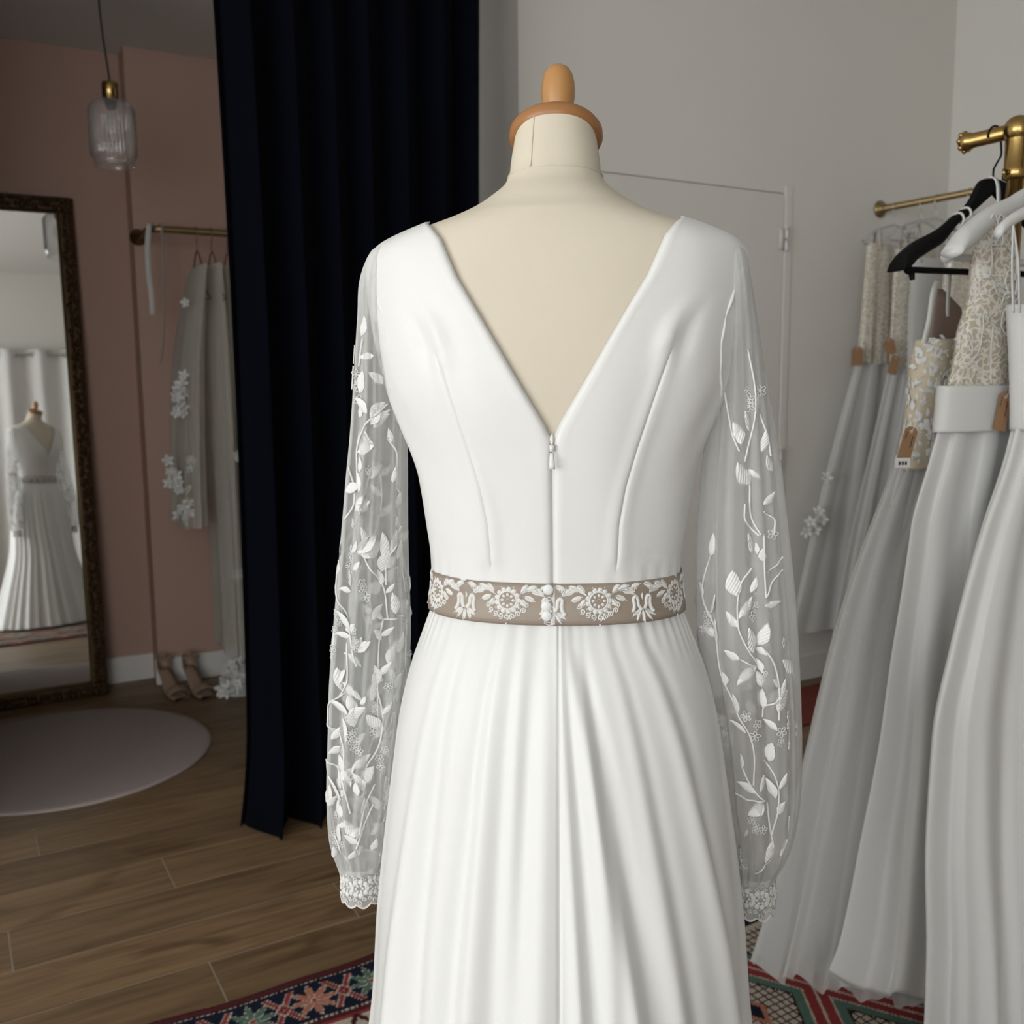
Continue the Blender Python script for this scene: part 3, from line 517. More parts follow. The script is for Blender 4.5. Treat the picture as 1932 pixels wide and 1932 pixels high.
for side in (1, -1):
    P = []
    for i, z in enumerate(rows):
        rad = float(TF(np.array(z))[0]); cl_ = np.array([-.005, -.003, -.0018, -.0009, 0, .0009, .0018, .003, .005])/rad*min(1, (math.pi/2-pin[i])*2); g = np.exp(-(cl_*rad/.0012)**2)
        c = np.concatenate([np.linspace(pin[i], pse[i]+cl_[0], 16)[:-1], pse[i]+cl_, np.linspace(pse[i]+cl_[-1], math.pi/2, 26)[1:], np.linspace(math.pi/2, math.pi-pin[i], 26)[1:]])
        st = np.clip((zdart-z)/.012, 0, 1)*np.clip((z-zw-.040)/.012, 0, 1); off = .0035+np.zeros(len(c)); off[15:24] -= .0024*st*g
        dist = np.abs(c-pse[i])*rad; off += .0016*st*np.exp(-((dist-.006)/.006)**2)
        # dart point dimple, soft drag folds towards the armhole, gathers at the waist
        off += .0045*np.exp(-((c-pse[i]+.05)*rad/.010)**2-((z-zdart-.012)/.024)**2)-.0032*np.exp(-((c-pse[i]-.09)*rad/.009)**2-((z-zdart-.012)/.026)**2)
        off += .0016*np.sin((c*rad*1.2-z*.9)*70)*np.exp(-((c-1.25)/.3)**2)*np.exp(-((z-mloc(1048, 800)[1])/.05)**2)
        off += .0010*np.sin(c*9+z*14+side)*np.clip((c-pin[i])*3, 0, 1)
        if z < mloc(1048, 1060, -.09)[1]: off += .0012*np.sin(c*38+side)*np.clip((c-.2)*2, 0, 1)*np.clip((mloc(1048, 1060, -.09)[1]-z)/.03, 0, 1)
        off[0] -= .0025; off[1] += .0005
        p = tors(z, c, off); p[:, 0] *= side; P.append(p)
    P = np.array(P); P = P if side > 0 else P[:, ::-1]
    solid(MB().grid(P).build('bodice_half', 'satin', gown), .0018, -1)
# zip
zp = mloc(1048, 840, -.10)[1]; c = tors(zp, 0., .005); m = MB().blob(c+(0, 0, .006), (.0022, 0, 0), (0, .0022, 0), (0, 0, .0055)).box(c+(-.0024, -.003, -.006), c+(.0024, .001, .001)); m.build('zip_slider', 'nylon', gown)
P = np.array([[c+(w*(.0016+.0012*v), -.0038-.0012*abs(1-abs(w)), -.007-.016*v) for w in (-1, -.4, .4, 1)] for v in np.linspace(0, 1, 6)]); solid(MB().grid(P).build('zip_pull', 'nylon', gown), .0016)
zq = np.linspace(zp-.002, zw, 40); MB().tube(tors(zq, .0*zq, .0016), .0010, 6).build('zip_tape', 'nylon', gown)
# skirt
SK = [(1128, 234, .086, .088), (1150, 242, .089, .090), (1180, 254, .098, .096), (1240, 277, .113, .105), (1320, 299, .126, .115), (1450, 320, .142, .125), (1680, 351, .172, .150), (1932, 376, .205, .180)]
szz = [mloc(1048, r[0])[1] for r in SK]+[.30, .025]; sdat = [(r[1]*PXM, r[2], r[3]) for r in SK]+[(.285, .265, .235), (.37, .37, .31)]
SF = cubic(szz[::-1], np.array(sdat)[::-1]); zA, zB = szz[2], szz[7]
FO = [ # top x/hw, bottom x/hw, amp, width, skew of the valley
 (.03, .150, .9, .045, 1), (.065, .44, 1.5, .085, 1), (.59, .93, 1.0, .10, 1), (-.02, -.06, 1.0, .085, -1), (-.19, -.19, .6, .06, -1), (-.33, -.40, 1.0, .075, -1), (-.56, -.60, .45, .10, -1), (-.72, -.84, 1.1, .11, 1), (.16, .29, .55, .05, 1), (.36, .66, .5, .07, 1)]
th = np.linspace(-math.pi, math.pi, 900, endpoint=False); sr = np.random.default_rng(4); FR = [(s_*p, s_*(p+.03), .9*sr.uniform(.6, 1.2), .08, sr.choice([-1, 1])) for s_ in (1, -1) for p in np.arange(1.5, 3.1, .2)]
PFZ = np.concatenate([np.linspace(szz[0], szz[3], 26)[:-1], np.linspace(szz[3], .025, 120)]); P = []
for z in PFZ:
    q = SF(np.array(z)); g = float(np.clip((zA-z)/(zA-zB), -.06, 2.2)); gv = g**.8 if g > 0 else 0; amp = (.0014+.0098*np.clip(g, 0, 1)**.9+.010*np.clip(g-1, 0, 1.2)); h = np.zeros(len(th))
    for (a, b_, am, w_, sk) in FO:
        p0, p1 = math.asin(a), math.asin(b_); c = p0+(p1-p0)*min(gv, 1.3); e = th-c; ww = w_*(.55+.45*min(g+.1, 1.2)); h += am*(np.exp(-(e/ww)**2)-.75*np.exp(-((e-sk*1.7*ww)/(.9*ww))**2))
    for (a, b_, am, w_, sk) in FR: e = (th-(a+(b_-a)*g)+math.pi) % (2*math.pi)-math.pi; h += am*(np.exp(-(e/w_)**2)-.7*np.exp(-((e-sk*1.5*w_)/w_)**2))
    pass
    gath = .0006*np.sin(th*52+np.sin(th*5)*2)*np.exp(-((z-szz[1])/.03)**2)*np.clip(np.abs(th)-.15, 0, 1)
    o_ = amp*h+gath-.0028*np.exp(-((th-.035)/.0075)**2)*np.clip(1.3-g*.6, 0, 1)
    s, c = np.sin(th), np.cos(th); e_ = 2/2.08; x = (q[0]+o_)*np.sign(s)*np.abs(s)**e_; y = -(np.where(c > 0, q[1], q[2])+o_)*np.sign(c)*np.abs(c)**e_
    P.append(np.stack([x, y, np.full_like(x, z)+0*x], -1))
solid(MB().grid(np.array(P), cv=True).build('skirt', 'crepe', gown), .0015, -1)
SKP = np.array(P)

# ------------------------------------------------------------------ sleeves
SLL = [(462, 727, 756), (474, 706, 752), (490, 695, 750), (520, 683, 748), (600, 675, 752), (700, 667, 757), (790, 660, 762), (900, 650, 762), (1000, 641, 762), (1100, 632, 764), (1200, 623, 766), (1300, 615, 760), (1400, 612, 748), (1500, 612, 738), (1560, 618, 730), (1610, 630, 724), (1634, 638, 716)]
SLR = [(452, 1345, 1376), (462, 1345, 1390), (478, 1346, 1402), (510, 1347, 1410), (600, 1345, 1425), (700, 1340, 1440), (790, 1332, 1455), (850, 1324, 1463), (1000, 1312, 1480), (1200, 1313, 1497), (1400, 1340, 1504), (1500, 1352, 1500), (1560, 1362, 1490), (1610, 1370, 1474), (1640, 1376, 1458)]
def leaf_mesh(wd, bend, ser):
    m = MB(); us = np.linspace(0, 1, 11); P = []
    for u in us:
        w_ = wd*math.sin(math.pi*u**.8)**.85*(1+ser*math.sin(u*50)); cx_ = bend*math.sin(u*math.pi)
        P.append([(cx_+w_*k, u, .05*(1-abs(k))+.02*(1 if abs(k) == .5 else 0)) for k in (-1, -.5, 0, .5, 1)])
    m.grid(np.array(P)); return m.mesh('leaf', 'stitched')
LEAF = [leaf_mesh(.23, .06, .05), leaf_mesh(.28, -.07, .04), leaf_mesh(.18, .05, 0)]
fm = MB()
for k in range(5):
    a = np.linspace(0, 2*math.pi, 11); an = k*2*math.pi/5; c_ = np.array([math.cos(an), math.sin(an), 0])*.30; L1 = .24*np.cos(a)[:, None]*np.array([math.cos(an), math.sin(an), 0]); L2 = .15*np.sin(a)[:, None]*np.array([-math.sin(an), math.cos(an), 0]); fm.tube(c_+L1+L2, .042, 5, cap=False)
FLOWER = fm.mesh('flower', 'thread')
class Sleeve:
    def __init__(s, tab, side):
        s.side = side; z, cx, hw, yc, dp = [], [], [], [], []
        for y, o, i in tab:
            t = np.interp(y, [455, 1640], [0, 1]); yl = np.interp(y, [455, 900, 1300, 1640], [-.004, .004, .03, .05]); xo, zz = mloc(o, y, yl); xi, _ = mloc(i, y, yl)
            z.append(zz); cx.append((xo+xi)/2); hw.append(abs(xo-xi)/2); yc.append(yl); dp.append(np.interp(y, [452, 480, 540, 800, 1300, 1560, 1640], [.025, .045, .055, .048, .055, .055, .036]))
        s.z = np.array(z)[::-1]; s.d = cubic(s.z, np.stack([cx, hw, yc, dp], -1)[::-1]); s.z0, s.z1 = s.z[0], s.z[-1]
    def at(s, th, z, off=0.):
        th = np.asarray(th, float); z = np.asarray(z, float); th, z = np.broadcast_arrays(th, z); q = s.d(z); v = (s.z1-z)/(s.z1-s.z0); sd = s.side
        rp = np.clip(v*3, .15, 1)*(.055*np.cos(7*th+1.3*sd+1.2*np.sin(2.5*v))+.045*np.cos(12*th+2+.8*np.sin(3*v+sd))+.03*np.cos(19*th+v*2))+.05*np.cos(17*th)*np.clip((v-.9)*9, 0, 1)
        r = 1+rp-.05; return np.stack([q[..., 0]+(q[..., 1]*r+off)*np.sin(th), q[..., 2]-(q[..., 3]*r+off)*np.cos(th), z], -1)
    def frame(s, th, z):
        p = s.at(th, z); a = s.at(th+.02, z)-p; b = s.at(th, z+.003)-p; n = np.cross(a, b); n /= np.linalg.norm(n); c = s.d(np.array(z)); out = p-np.array([c[0], c[2], z]); n = n if n@out > 0 else -n; return p, n
    def from_px(s, px, py):
        x, z = mloc(px, py, float(np.interp(py, [455, 900, 1300, 1640], [-.004, .004, .03, .05]))-.045); z = min(max(z, s.z0+.004), s.z1-.004); q = s.d(np.array(z)); x0 = q[0]
        xs_ = x; return math.asin(max(-.96, min(.96, (xs_-x0)/q[1]))), z
def place(me, name, sl, par, th0, z0, dirv, size, off=.0012):
    if name == 'leaf':
        q0 = sl.d(np.array(z0)); dx = dirv[0] if abs(math.sin(th0)) < .85 else dirv[0]*.4; l2 = math.hypot(dx, dirv[2])+1e-9; th0 = max(-1.15, min(1.15, th0)) if abs(th0) < 1.6 else th0
        lr = math.hypot(float(q0[1])*math.cos(th0), float(q0[3])*math.sin(th0)); th1 = th0+dx/l2*size/lr*(1 if math.cos(th0) > 0 else -1); z1 = max(sl.z0, z0+dirv[2]/l2*size); p, n = sl.frame(th0, z0); pm, n = sl.frame((th0+th1)/2, (z0+z1)/2); dirv = sl.at(th1, z1)-p
        n = n-dirv*(n@dirv)/(dirv@dirv); n /= np.linalg.norm(n)
    else: p, n = sl.frame(th0, z0)
    d = dirv-n*(dirv@n); ln = np.linalg.norm(d)
    if ln < 1e-6: return
    d /= ln; x = np.cross(d, n); o = put(name, me, par); p = p+n*off
    o.matrix_basis = Matrix([[x[i]*size, d[i]*size, n[i]*size, p[i]] for i in range(3)]+[[0, 0, 0, 1]]); return o
C6 = lambda L: [tuple((1260+v/3.863) if k % 2 == 0 else (850+v/3.863) for k, v in enumerate(q)) for q in L]
C7 = lambda L: [tuple((1260+v/4.293) if k % 2 == 0 else (1300+v/4.293) for k, v in enumerate(q)) for q in L]
CA = lambda L: [tuple((600+v/3.863) if k % 2 == 0 else (400+v/3.863) for k, v in enumerate(q)) for q in L]
CB = lambda L: [tuple((580+v/3.863) if k % 2 == 0 else (880+v/3.863) for k, v in enumerate(q)) for q in L]
CD = lambda L: [tuple((580+v/4.293) if k % 2 == 0 else (1300+v/4.293) for k, v in enumerate(q)) for q in L]
RL = C6([(605, 245, 490, 60), (600, 130, 678, 195), (690, 390, 800, 320), (610, 740, 580, 595), (655, 740, 655, 670), (685, 790, 690, 700), (300, 780, 330, 620), (495, 1040, 483, 820), (270, 1085, 200, 1010), (300, 1200, 400, 1065), (505, 1200, 612, 1065), (690, 1110, 820, 1090), (505, 1260, 408, 1175), (325, 1365, 200, 1310), (600, 1450, 590, 1250), (660, 1400, 760, 1190), (360, 1400, 330, 1240), (515, 1490, 400, 1450), (635, 1560, 490, 1665), (640, 1420, 720, 1470), (690, 1590, 650, 1490), (920, 1630, 800, 1500), (680, 1700, 650, 1580), (415, 1700, 405, 1600), (800, 1700, 740, 1630), (800, 1790, 880, 1665), (800, 1850, 900, 1750), (500, 1890, 480, 1750), (700, 1850, 710, 1710), (600, 1020, 660, 920), (770, 150, 730, 40)])
RL += C7([(620, 310, 490, 230), (590, 610, 600, 485), (690, 790, 540, 730), (720, 770, 760, 640), (760, 880, 625, 970), (820, 550, 850, 380), (870, 290, 770, 200), (880, 760, 950, 640), (860, 830, 780, 660), (875, 960, 930, 860), (770, 1360, 830, 1180), (870, 150, 1000, 20), (640, 1100, 590, 1160), (700, 1460, 820, 1340), (960, 400, 1010, 300), (940, 1100, 960, 980), (880, 1300, 960, 1180)])+[(1412, 812, 1405, 778), (1398, 838, 1382, 800), (1440, 852, 1450, 815), (1425, 780, 1436, 750)]
RV = C6([(605, 245, 615, 480, 670, 600), (560, 380, 555, 470, 660, 610), (610, 850, 540, 920, 505, 1060, 505, 1250, 560, 1400, 690, 1590), (300, 780, 270, 1050, 320, 1320, 380, 1600, 500, 1900), (515, 1490, 635, 1555), (700, 440, 780, 510, 770, 600), (720, 870, 850, 780), (700, 1050, 800, 900, 850, 870), (700, 1430, 760, 1530, 800, 1750, 790, 1930), (690, 600, 690, 800, 700, 1050)])
RV += C7([(545, 170, 640, 320, 680, 480, 675, 730), (590, 610, 680, 770, 740, 830), (540, 830, 620, 855, 760, 850), (765, 540, 830, 620, 870, 740, 875, 870, 830, 1130), (790, 880, 820, 1100, 840, 1230), (700, 1470, 800, 1350, 830, 1200), (870, 60, 780, 110, 760, 200)])+[(1412, 660, 1425, 740, 1423, 800, 1405, 870), (1370, 740, 1378, 800, 1395, 850), (1436, 780, 1448, 820, 1455, 860)]
RFL = C6([(640, 1115), (615, 1190), (765, 600), (555, 1900), (700, 1590), (870, 1910), (850, 1390)])+C7([(620, 190), (700, 240), (685, 330), (970, 200), (900, 310), (960, 270), (890, 390), (960, 430), (660, 1010), (700, 1050), (690, 1090), (740, 1070)])+[(1410, 737), (1417, 752), (1416, 766), (1437, 737)]
LL = CA([(320, 900, 350, 770), (420, 1050, 300, 1060), (300, 1320, 330, 1170), (290, 1500, 330, 1420), (380, 1500, 490, 1400), (520, 1700, 500, 1590), (270, 1760, 410, 1720), (330, 1640, 380, 1670), (300, 1900, 290, 1800)])
LL += CB([(280, 190, 400, 150), (350, 330, 420, 220), (560, 680, 540, 490), (590, 640, 680, 510), (570, 760, 660, 690), (430, 600, 380, 450), (310, 920, 220, 900), (550, 880, 500, 770), (550, 1130, 430, 1050), (300, 1190, 200, 1070), (310, 1250, 190, 1230), (540, 1250, 640, 1190), (540, 1280, 460, 1200), (570, 940, 640, 880), (520, 1540, 600, 1420), (510, 1600, 450, 1520), (200, 1480, 240, 1680), (310, 1800, 160, 1720), (330, 1330, 400, 1240), (340, 1620, 410, 1700), (600, 130, 610, 20), (620, 330, 640, 240), (640, 470, 610, 400), (320, 640, 370, 540), (330, 760, 400, 690)])
LL += CD([(300, 190, 180, 120), (440, 120, 470, 60), (480, 650, 540, 740), (330, 420, 250, 250), (240, 480, 150, 560), (300, 660, 220, 560), (260, 900, 150, 720), (280, 1040, 200, 930), (360, 1200, 280, 1050), (390, 1220, 480, 1120), (430, 1000, 460, 880), (420, 850, 390, 740), (250, 1330, 190, 1200), (330, 1380, 400, 1280), (600, 230, 660, 120)])
LV = CB([(300, 0, 320, 250, 270, 400), (580, 1130, 550, 880, 430, 690, 400, 560), (570, 880, 575, 700, 640, 520, 700, 470), (555, 1130, 530, 1300, 520, 1550, 510, 1930), (550, 1130, 700, 1140), (300, 1200, 210, 950), (300, 1200, 330, 1330, 370, 1450), (200, 1700, 290, 1560, 270, 1300), (610, 40, 630, 160, 690, 230), (150, 1900, 160, 1750, 260, 1660)])+CA([(330, 920, 310, 1000, 290, 1120), (500, 1400, 330, 1580, 270, 1700), (270, 1932, 260, 1760, 290, 1600), (350, 1600, 380, 1660), (550, 1932, 540, 1760, 500, 1650)])+CD([(570, 0, 600, 300, 560, 520, 480, 650), (150, 300, 270, 430, 300, 600), (150, 600, 240, 690, 320, 850, 350, 1000), (420, 1180, 460, 1000, 540, 800), (400, 1280, 470, 1100, 530, 960), (250, 760, 240, 900, 250, 1050)])
LFL = CB([(310, 420), (300, 620), (285, 680), (275, 740), (280, 800), (300, 840), (400, 850), (410, 900), (430, 950), (350, 1190), (360, 1260), (360, 1310), (190, 1350), (180, 1410), (390, 310), (450, 30), (490, 1770), (480, 1830), (495, 1890)])+CD([(540, 160), (540, 240), (550, 290), (540, 360), (400, 420), (430, 490), (250, 880), (200, 1050), (420, 1300)])+CA([(270, 1180), (280, 1270), (275, 1370)])
r = np.random.default_rng(21)
for tab, side, leaves, vines, flowers, nrand in ((SLL, -1, LL, LV, LFL, 130), (SLR, 1, RL, RV, RFL, 46)):
    sl = Sleeve(tab, side); thg = np.linspace(-math.pi, math.pi, 180, endpoint=False); zg = np.linspace(sl.z0, sl.z1, 90)
    so = MB().grid(np.array([sl.at(thg, z) for z in zg]), cv=True).build('sleeve', 'net', gown)
    so['label'] = 'sheer net sleeve embroidered with white leaves'
    for (x0, y0, x1, y1) in leaves:
        t0, z0 = sl.from_px(x0, y0); t1, z1 = sl.from_px(x1, y1); p0, p1 = sl.at(t0, z0), sl.at(t1, z1); ln = math.hypot(x1-x0, y1-y0)*(MD-.045)/FPX*1.12
        place(LEAF[r.integers(3)], 'leaf', sl, so, t0, z0, p1-p0, min(.030, max(.013, ln)))
    for poly in vines:
        pp = [sl.from_px(poly[k], poly[k+1]) for k in range(0, len(poly), 2)]; pp = spline(np.array(pp)*(.04, 1), 24)/(.04, 1) if len(pp) > 2 else np.linspace(pp[0], pp[1], 10)
        MB().tube(np.array([sl.at(a, z, .0012) for a, z in pp]), .0011, 5).build('vine', 'thread', so)
    for (x, y) in flowers:
        a, z = sl.from_px(x, y); place(FLOWER, 'flower', sl, so, a, z, np.array([r.normal(), r.normal()*.2, 1.]), .0105*r.uniform(.8, 1.15), .0014)
    # the vines go on round the far side
    for k in range(nrand//8):
        a0 = r.uniform(1.7, 4.6); za = sl.z1-(sl.z1-sl.z0)*r.uniform(.25, .75); ln = r.uniform(.15, .25); zz = np.linspace(za, max(sl.z0+.01, za-ln), 22); aa = a0+.35*np.sin(np.linspace(0, 5, 22)+r.uniform(0, 6))
        MB().tube(np.array([sl.at(a, z, .001) for a, z in zip(aa, zz)]), .0010, 5).build('vine', 'thread', so)
        for j in range(2, 22, 3):
            d = np.array([(-1)**j*.9, .3*r.normal(), .9]); place(LEAF[r.integers(3)], 'leaf', sl, so, aa[j], zz[j], d, r.uniform(.018, .028), .001)
    for k in range(nrand//2 if side < 0 else nrand//3):
        v = r.random()**.6; z = sl.z1-(sl.z1-sl.z0)*(.12+.86*v); a = r.uniform(-1.3, 1.3) if side < 0 else r.uniform(1.6, 4.7); place(LEAF[r.integers(3)], 'leaf', sl, so, a, z, np.array([r.normal(), 0, .6+r.random()]), r.uniform(.016, .028), .001)
    for k in range(nrand//6):
        z = sl.z1-(sl.z1-sl.z0)*r.uniform(.5, .97); a = r.uniform(-3.1, 3.1)
        for j in range(3): place(FLOWER, 'flower', sl, so, a+r.normal(0, .12), max(sl.z0+.003, z-.010*j), np.array([.3, .1, 1.]), .0095, .001)
    # lace cuff
    q = sl.d(np.array(sl.z0)); cz0 = mloc(1048, 1698, .05)[1]; nn = 144; tt = np.arange(nn)*2*math.pi/nn; P = []
    cf = lambda t, v: np.stack([q[0]+q[1]*.96*np.sin(t)*(1+.02*v), q[2]-q[3]*.8*np.cos(t), sl.z0+.002+(cz0-sl.z0)*v*(1+.12*np.abs(np.sin(t*4.5))*(v > .95))], -1)
    co = MB().grid(np.array([cf(tt, v) for v in np.concatenate([np.linspace(0, .93, 6), [.96, 1.0]])]), cv=True).build('cuff', 'tulle', gown)
    MB().tube(np.concatenate([cf(tt, 1.0), cf(tt[:1], 1.0)]), .0013, 5).build('scallop_edge', 'lace', co); MB().tube(np.concatenate([cf(tt, 0.), cf(tt[:1], 0.)]), .0013, 5).build('cuff_seam', 'lace', co)
    for k in range(9):
        mm = MB(); t0 = k*2*math.pi/9+.15; pt = lambda da, dv: cf(np.array(t0+da), .48+dv)+np.array([math.sin(t0), -math.cos(t0), 0])*.0012; rr = q[1]*.93; ch = abs(cz0-sl.z0)
        for j in range(9):
            an = j*2*math.pi/9; mm.blob(pt(.0088*math.cos(an)/rr, .0088*math.sin(an)/ch), (.0036*math.cos(t0), .0036*math.sin(t0), 0), (.0011*math.sin(t0), -.0011*math.cos(t0), 0), (0, 0, .0036), 8, 4)
        for j in range(6):
            an = j*2*math.pi/6; mm.blob(pt(.0042*math.cos(an)/rr, .0042*math.sin(an)/ch), (.0021*math.cos(t0), .0021*math.sin(t0), 0), (.0009*math.sin(t0), -.0009*math.cos(t0), 0), (0, 0, .0021), 6, 4)
        for sx_, sv in ((-.013, -.3), (.013, -.3), (-.012, .33), (.012, .33), (0, .42), (0, -.42)):
            a = np.linspace(0, 9, 16); mm.tube(np.array([pt((sx_+.0028*(1-u/11)*math.cos(u))/rr, sv+.0028*(1-u/11)*math.sin(u)/ch) for u in a]), .0008, 4)
        mm.build('lace_motif', 'lace', co)
    # thread ends and binding of the armhole
    zz = np.linspace(mloc(1048, 800)[1], mloc(1048, 466)[1], 40); vv = np.linspace(0, 1, 40)
    P = [tors(z, math.pi/2-.50*math.sin(v*math.pi)**.7-.04, .0045+.0007*math.sin(v*40)) for z, v in zip(zz, vv)]; P = np.array(P); P[:, 0] *= side
    MB().tube(P, .0016+.0005*np.sin(vv*31), 6).build('armhole_binding', 'satin', gown)

# ------------------------------------------------------------------ belt
zt, zb = mloc(1048, 1102, -.092)[1], mloc(1048, 1180, -.094)[1]; zm = (zt+zb)/2; BH = (zt-zb)/2
pg = np.linspace(-math.pi, math.pi, 2001); pl = tors(zm, pg, .006); al = np.concatenate([[0], np.cumsum(np.linalg.norm(np.diff(pl, axis=0), axis=1))]); al -= np.interp(0, pg, al)
bden = lambda z: np.interp(z, [zb, zm, zt], [.0075, .0055, .0050])
def bmap(s, h, n=0.):
    s = np.asarray(s, float); h = np.asarray(h, float); return tors(zm+h, np.interp(s, al, pg), bden(zm+h)+n)
belt = thing('lace_belt', 'taupe ribbon belt with white lace flowers and three buttons round the gown waist', 'belt', (ML[0], ML[1], 0), RZ)
ss = np.linspace(al[0], al[-1], 260); P = np.array([bmap(ss, h+0*ss, .0015-(.0012 if abs(h) > BH*.97 else 0)) for h in np.linspace(-BH, BH, 9)]); solid(MB().grid(P[:, :, :]).build('ribbon', 'ribbon', belt), .0012, -1)
for h in (-BH+.0025, BH-.0025): MB().tube(bmap(ss, h+0*ss, .0018), .0005, 4, cap=False).build('edge_stitch', 'ribbon', belt)
def motif(): return MB()
def bb_(m, s, h, rs, rh, rot=0., n=.0016, t=.0011):
    c = bmap(s, h, n); es = (bmap(s+.001, h, n)-c)/.001; eh = (bmap(s, h+.001, n)-c)/.001; en = np.cross(es, eh); en /= np.linalg.norm(en); cr, sr_ = math.cos(rot), math.sin(rot)
    m.blob(c, (es*cr+eh*sr_)*rs, (-es*sr_+eh*cr)*rh, en*t, 9, 4)
def bt(m, pts, rad=.0007, n=.0022): p = np.array(pts); m.tube(bmap(p[:, 0], p[:, 1], n), rad, 5)
def spiral(m, s, h, R=.0026, fl=1, a0=0.): u = np.linspace(0, 8.5, 18); bt(m, np.c_[s+fl*R*(1-u/10)*np.cos(u+a0), h+R*(1-u/10)*np.sin(u+a0)], .00085, .0028)
def lleaf(m, s, h, ln, rot, wd=.38): bb_(m, s+ln/2*math.cos(rot), h+ln/2*math.sin(rot), ln/2, ln/2*wd, rot, .0022, .0010); bt(m, [(s, h), (s+ln*.5*math.cos(rot), h+ln*.5*math.sin(rot)), (s+ln*math.cos(rot), h+ln*math.sin(rot))], .0004, .0032)
PER = .0935; MR = .0122
for k in range(-4, 4):
    s0 = (k+.5)*PER; h0 = .0035; m = MB()
    for j in range(13): a = j*2*math.pi/13; bb_(m, s0+.0114*math.cos(a), h0+.0114*math.sin(a), .0033, .0033, a+math.pi/2, .0022, .0011)
    a = np.linspace(0, 2*math.pi, 30); bt(m, np.c_[s0+.0095*np.cos(a), h0+.0095*np.sin(a)], .0013)
    for j in range(8): a = j*2*math.pi/8; bb_(m, s0+.0058*math.cos(a), h0+.0058*math.sin(a), .0024, .0019, a, .0022, .0010)
    a = np.linspace(0, 2*math.pi, 16); bt(m, np.c_[s0+.0018*np.cos(a), h0+.0018*np.sin(a)], .0006)
    for a in (math.radians(150), math.radians(30), math.radians(115), math.radians(65)): bb_(m, s0+.0148*math.cos(a), h0+.0148*math.sin(a), .0014, .0014)
    m.build('lace_flower', 'lace', belt)
    m = MB()
    for j in range(9):
        a = math.radians(195+j*18.75); R = .0178 if 1 < j < 7 else .0190; spiral(m, s0+R*math.cos(a)*1.08, h0+R*math.sin(a)*.98, .0031, 1 if j < 4.5 else -1, a)
        bb_(m, s0+.0146*math.cos(a), h0+.0146*math.sin(a), .0012, .0012, 0, .0022)
    bb_(m, s0, -BH+.0006, .0012, .0014); m.build('lace_garland', 'lace', belt)
    for sd in (-1, 1):
        m = MB(); x = s0+sd*.0125; bt(m, [(x, h0+.006), (x+sd*.008, h0+.010), (x+sd*.016, h0+.0125), (x+sd*.027, h0+.0125)], .0008)
        for (dx, dh, ln, an) in ((.001, .007, .013, 50), (.006, .010, .014, 22), (.004, .005, .014, -24), (.011, .010, .015, -8), (.001, .003, .013, -60), (.016, .0125, .013, -38), (.021, .012, .012, 18)):
            lleaf(m, x+sd*dx, h0+dh, ln, math.radians(an if sd > 0 else 180-an), .52)
        spiral(m, x+sd*.0245, h0+.0105, .0030, sd); bb_(m, x+sd*.010, h0-.004, .0014, .0014); bb_(m, x+sd*.0135, h0-.0015, .0012, .0012); m.build('lace_sprig', 'lace', belt)
for k in range(-4, 5):
    s0 = k*PER; m = MB(); h0 = -.002
    for sd in (-1, 1):
        p = spline([(s0+sd*.0015, h0-.006), (s0+sd*.0045, h0-.001), (s0+sd*.0050, h0+.005), (s0+sd*.0072, h0+.0082), (s0+sd*.0098, h0+.0060), (s0+sd*.0092, h0+.000), (s0+sd*.0105, h0-.006), (s0+sd*.0125, h0-.0085)], 26); bt(m, p, .0024, .0022)
        for an in (-62, -35): lleaf(m, s0+sd*.002, h0-.005, .0140, math.radians(an if sd > 0 else 180-an), .36)
        bb_(m, s0+sd*.0132, h0-.0045, .0018, .0018)
    lleaf(m, s0, h0-.005, .0145, math.radians(-90), .36); lleaf(m, s0, h0+.004, .008, math.radians(90), .35); bb_(m, s0, h0-.001, .0018, .006); m.build('lace_tulip', 'lace', belt)
for sb, yb_ in ((-.0045, 1114), (-.0065, 1145), (-.006, 1163)):
    h = mloc(1048, yb_, -.097)[1]-zm; c = bmap(sb, h, .004); MB().blob(c, (.0056, 0, 0), (0, 0, .0056), (0, .0022, 0), 20, 8).build('button', 'button_satin', belt)
m = MB()
for k in range(5):
    h = BH*.7-k*.0085; bt(m, [(.001, h), (-.004, h+.0015), (-.008, h), (-.004, h-.0018), (.001, h-.0005)], .0006, .003)
bt(m, [(.0015, BH*.9), (.0012, 0), (.0015, -BH*.95)], .0014, .002); m.build('button_loops', 'lace', belt)

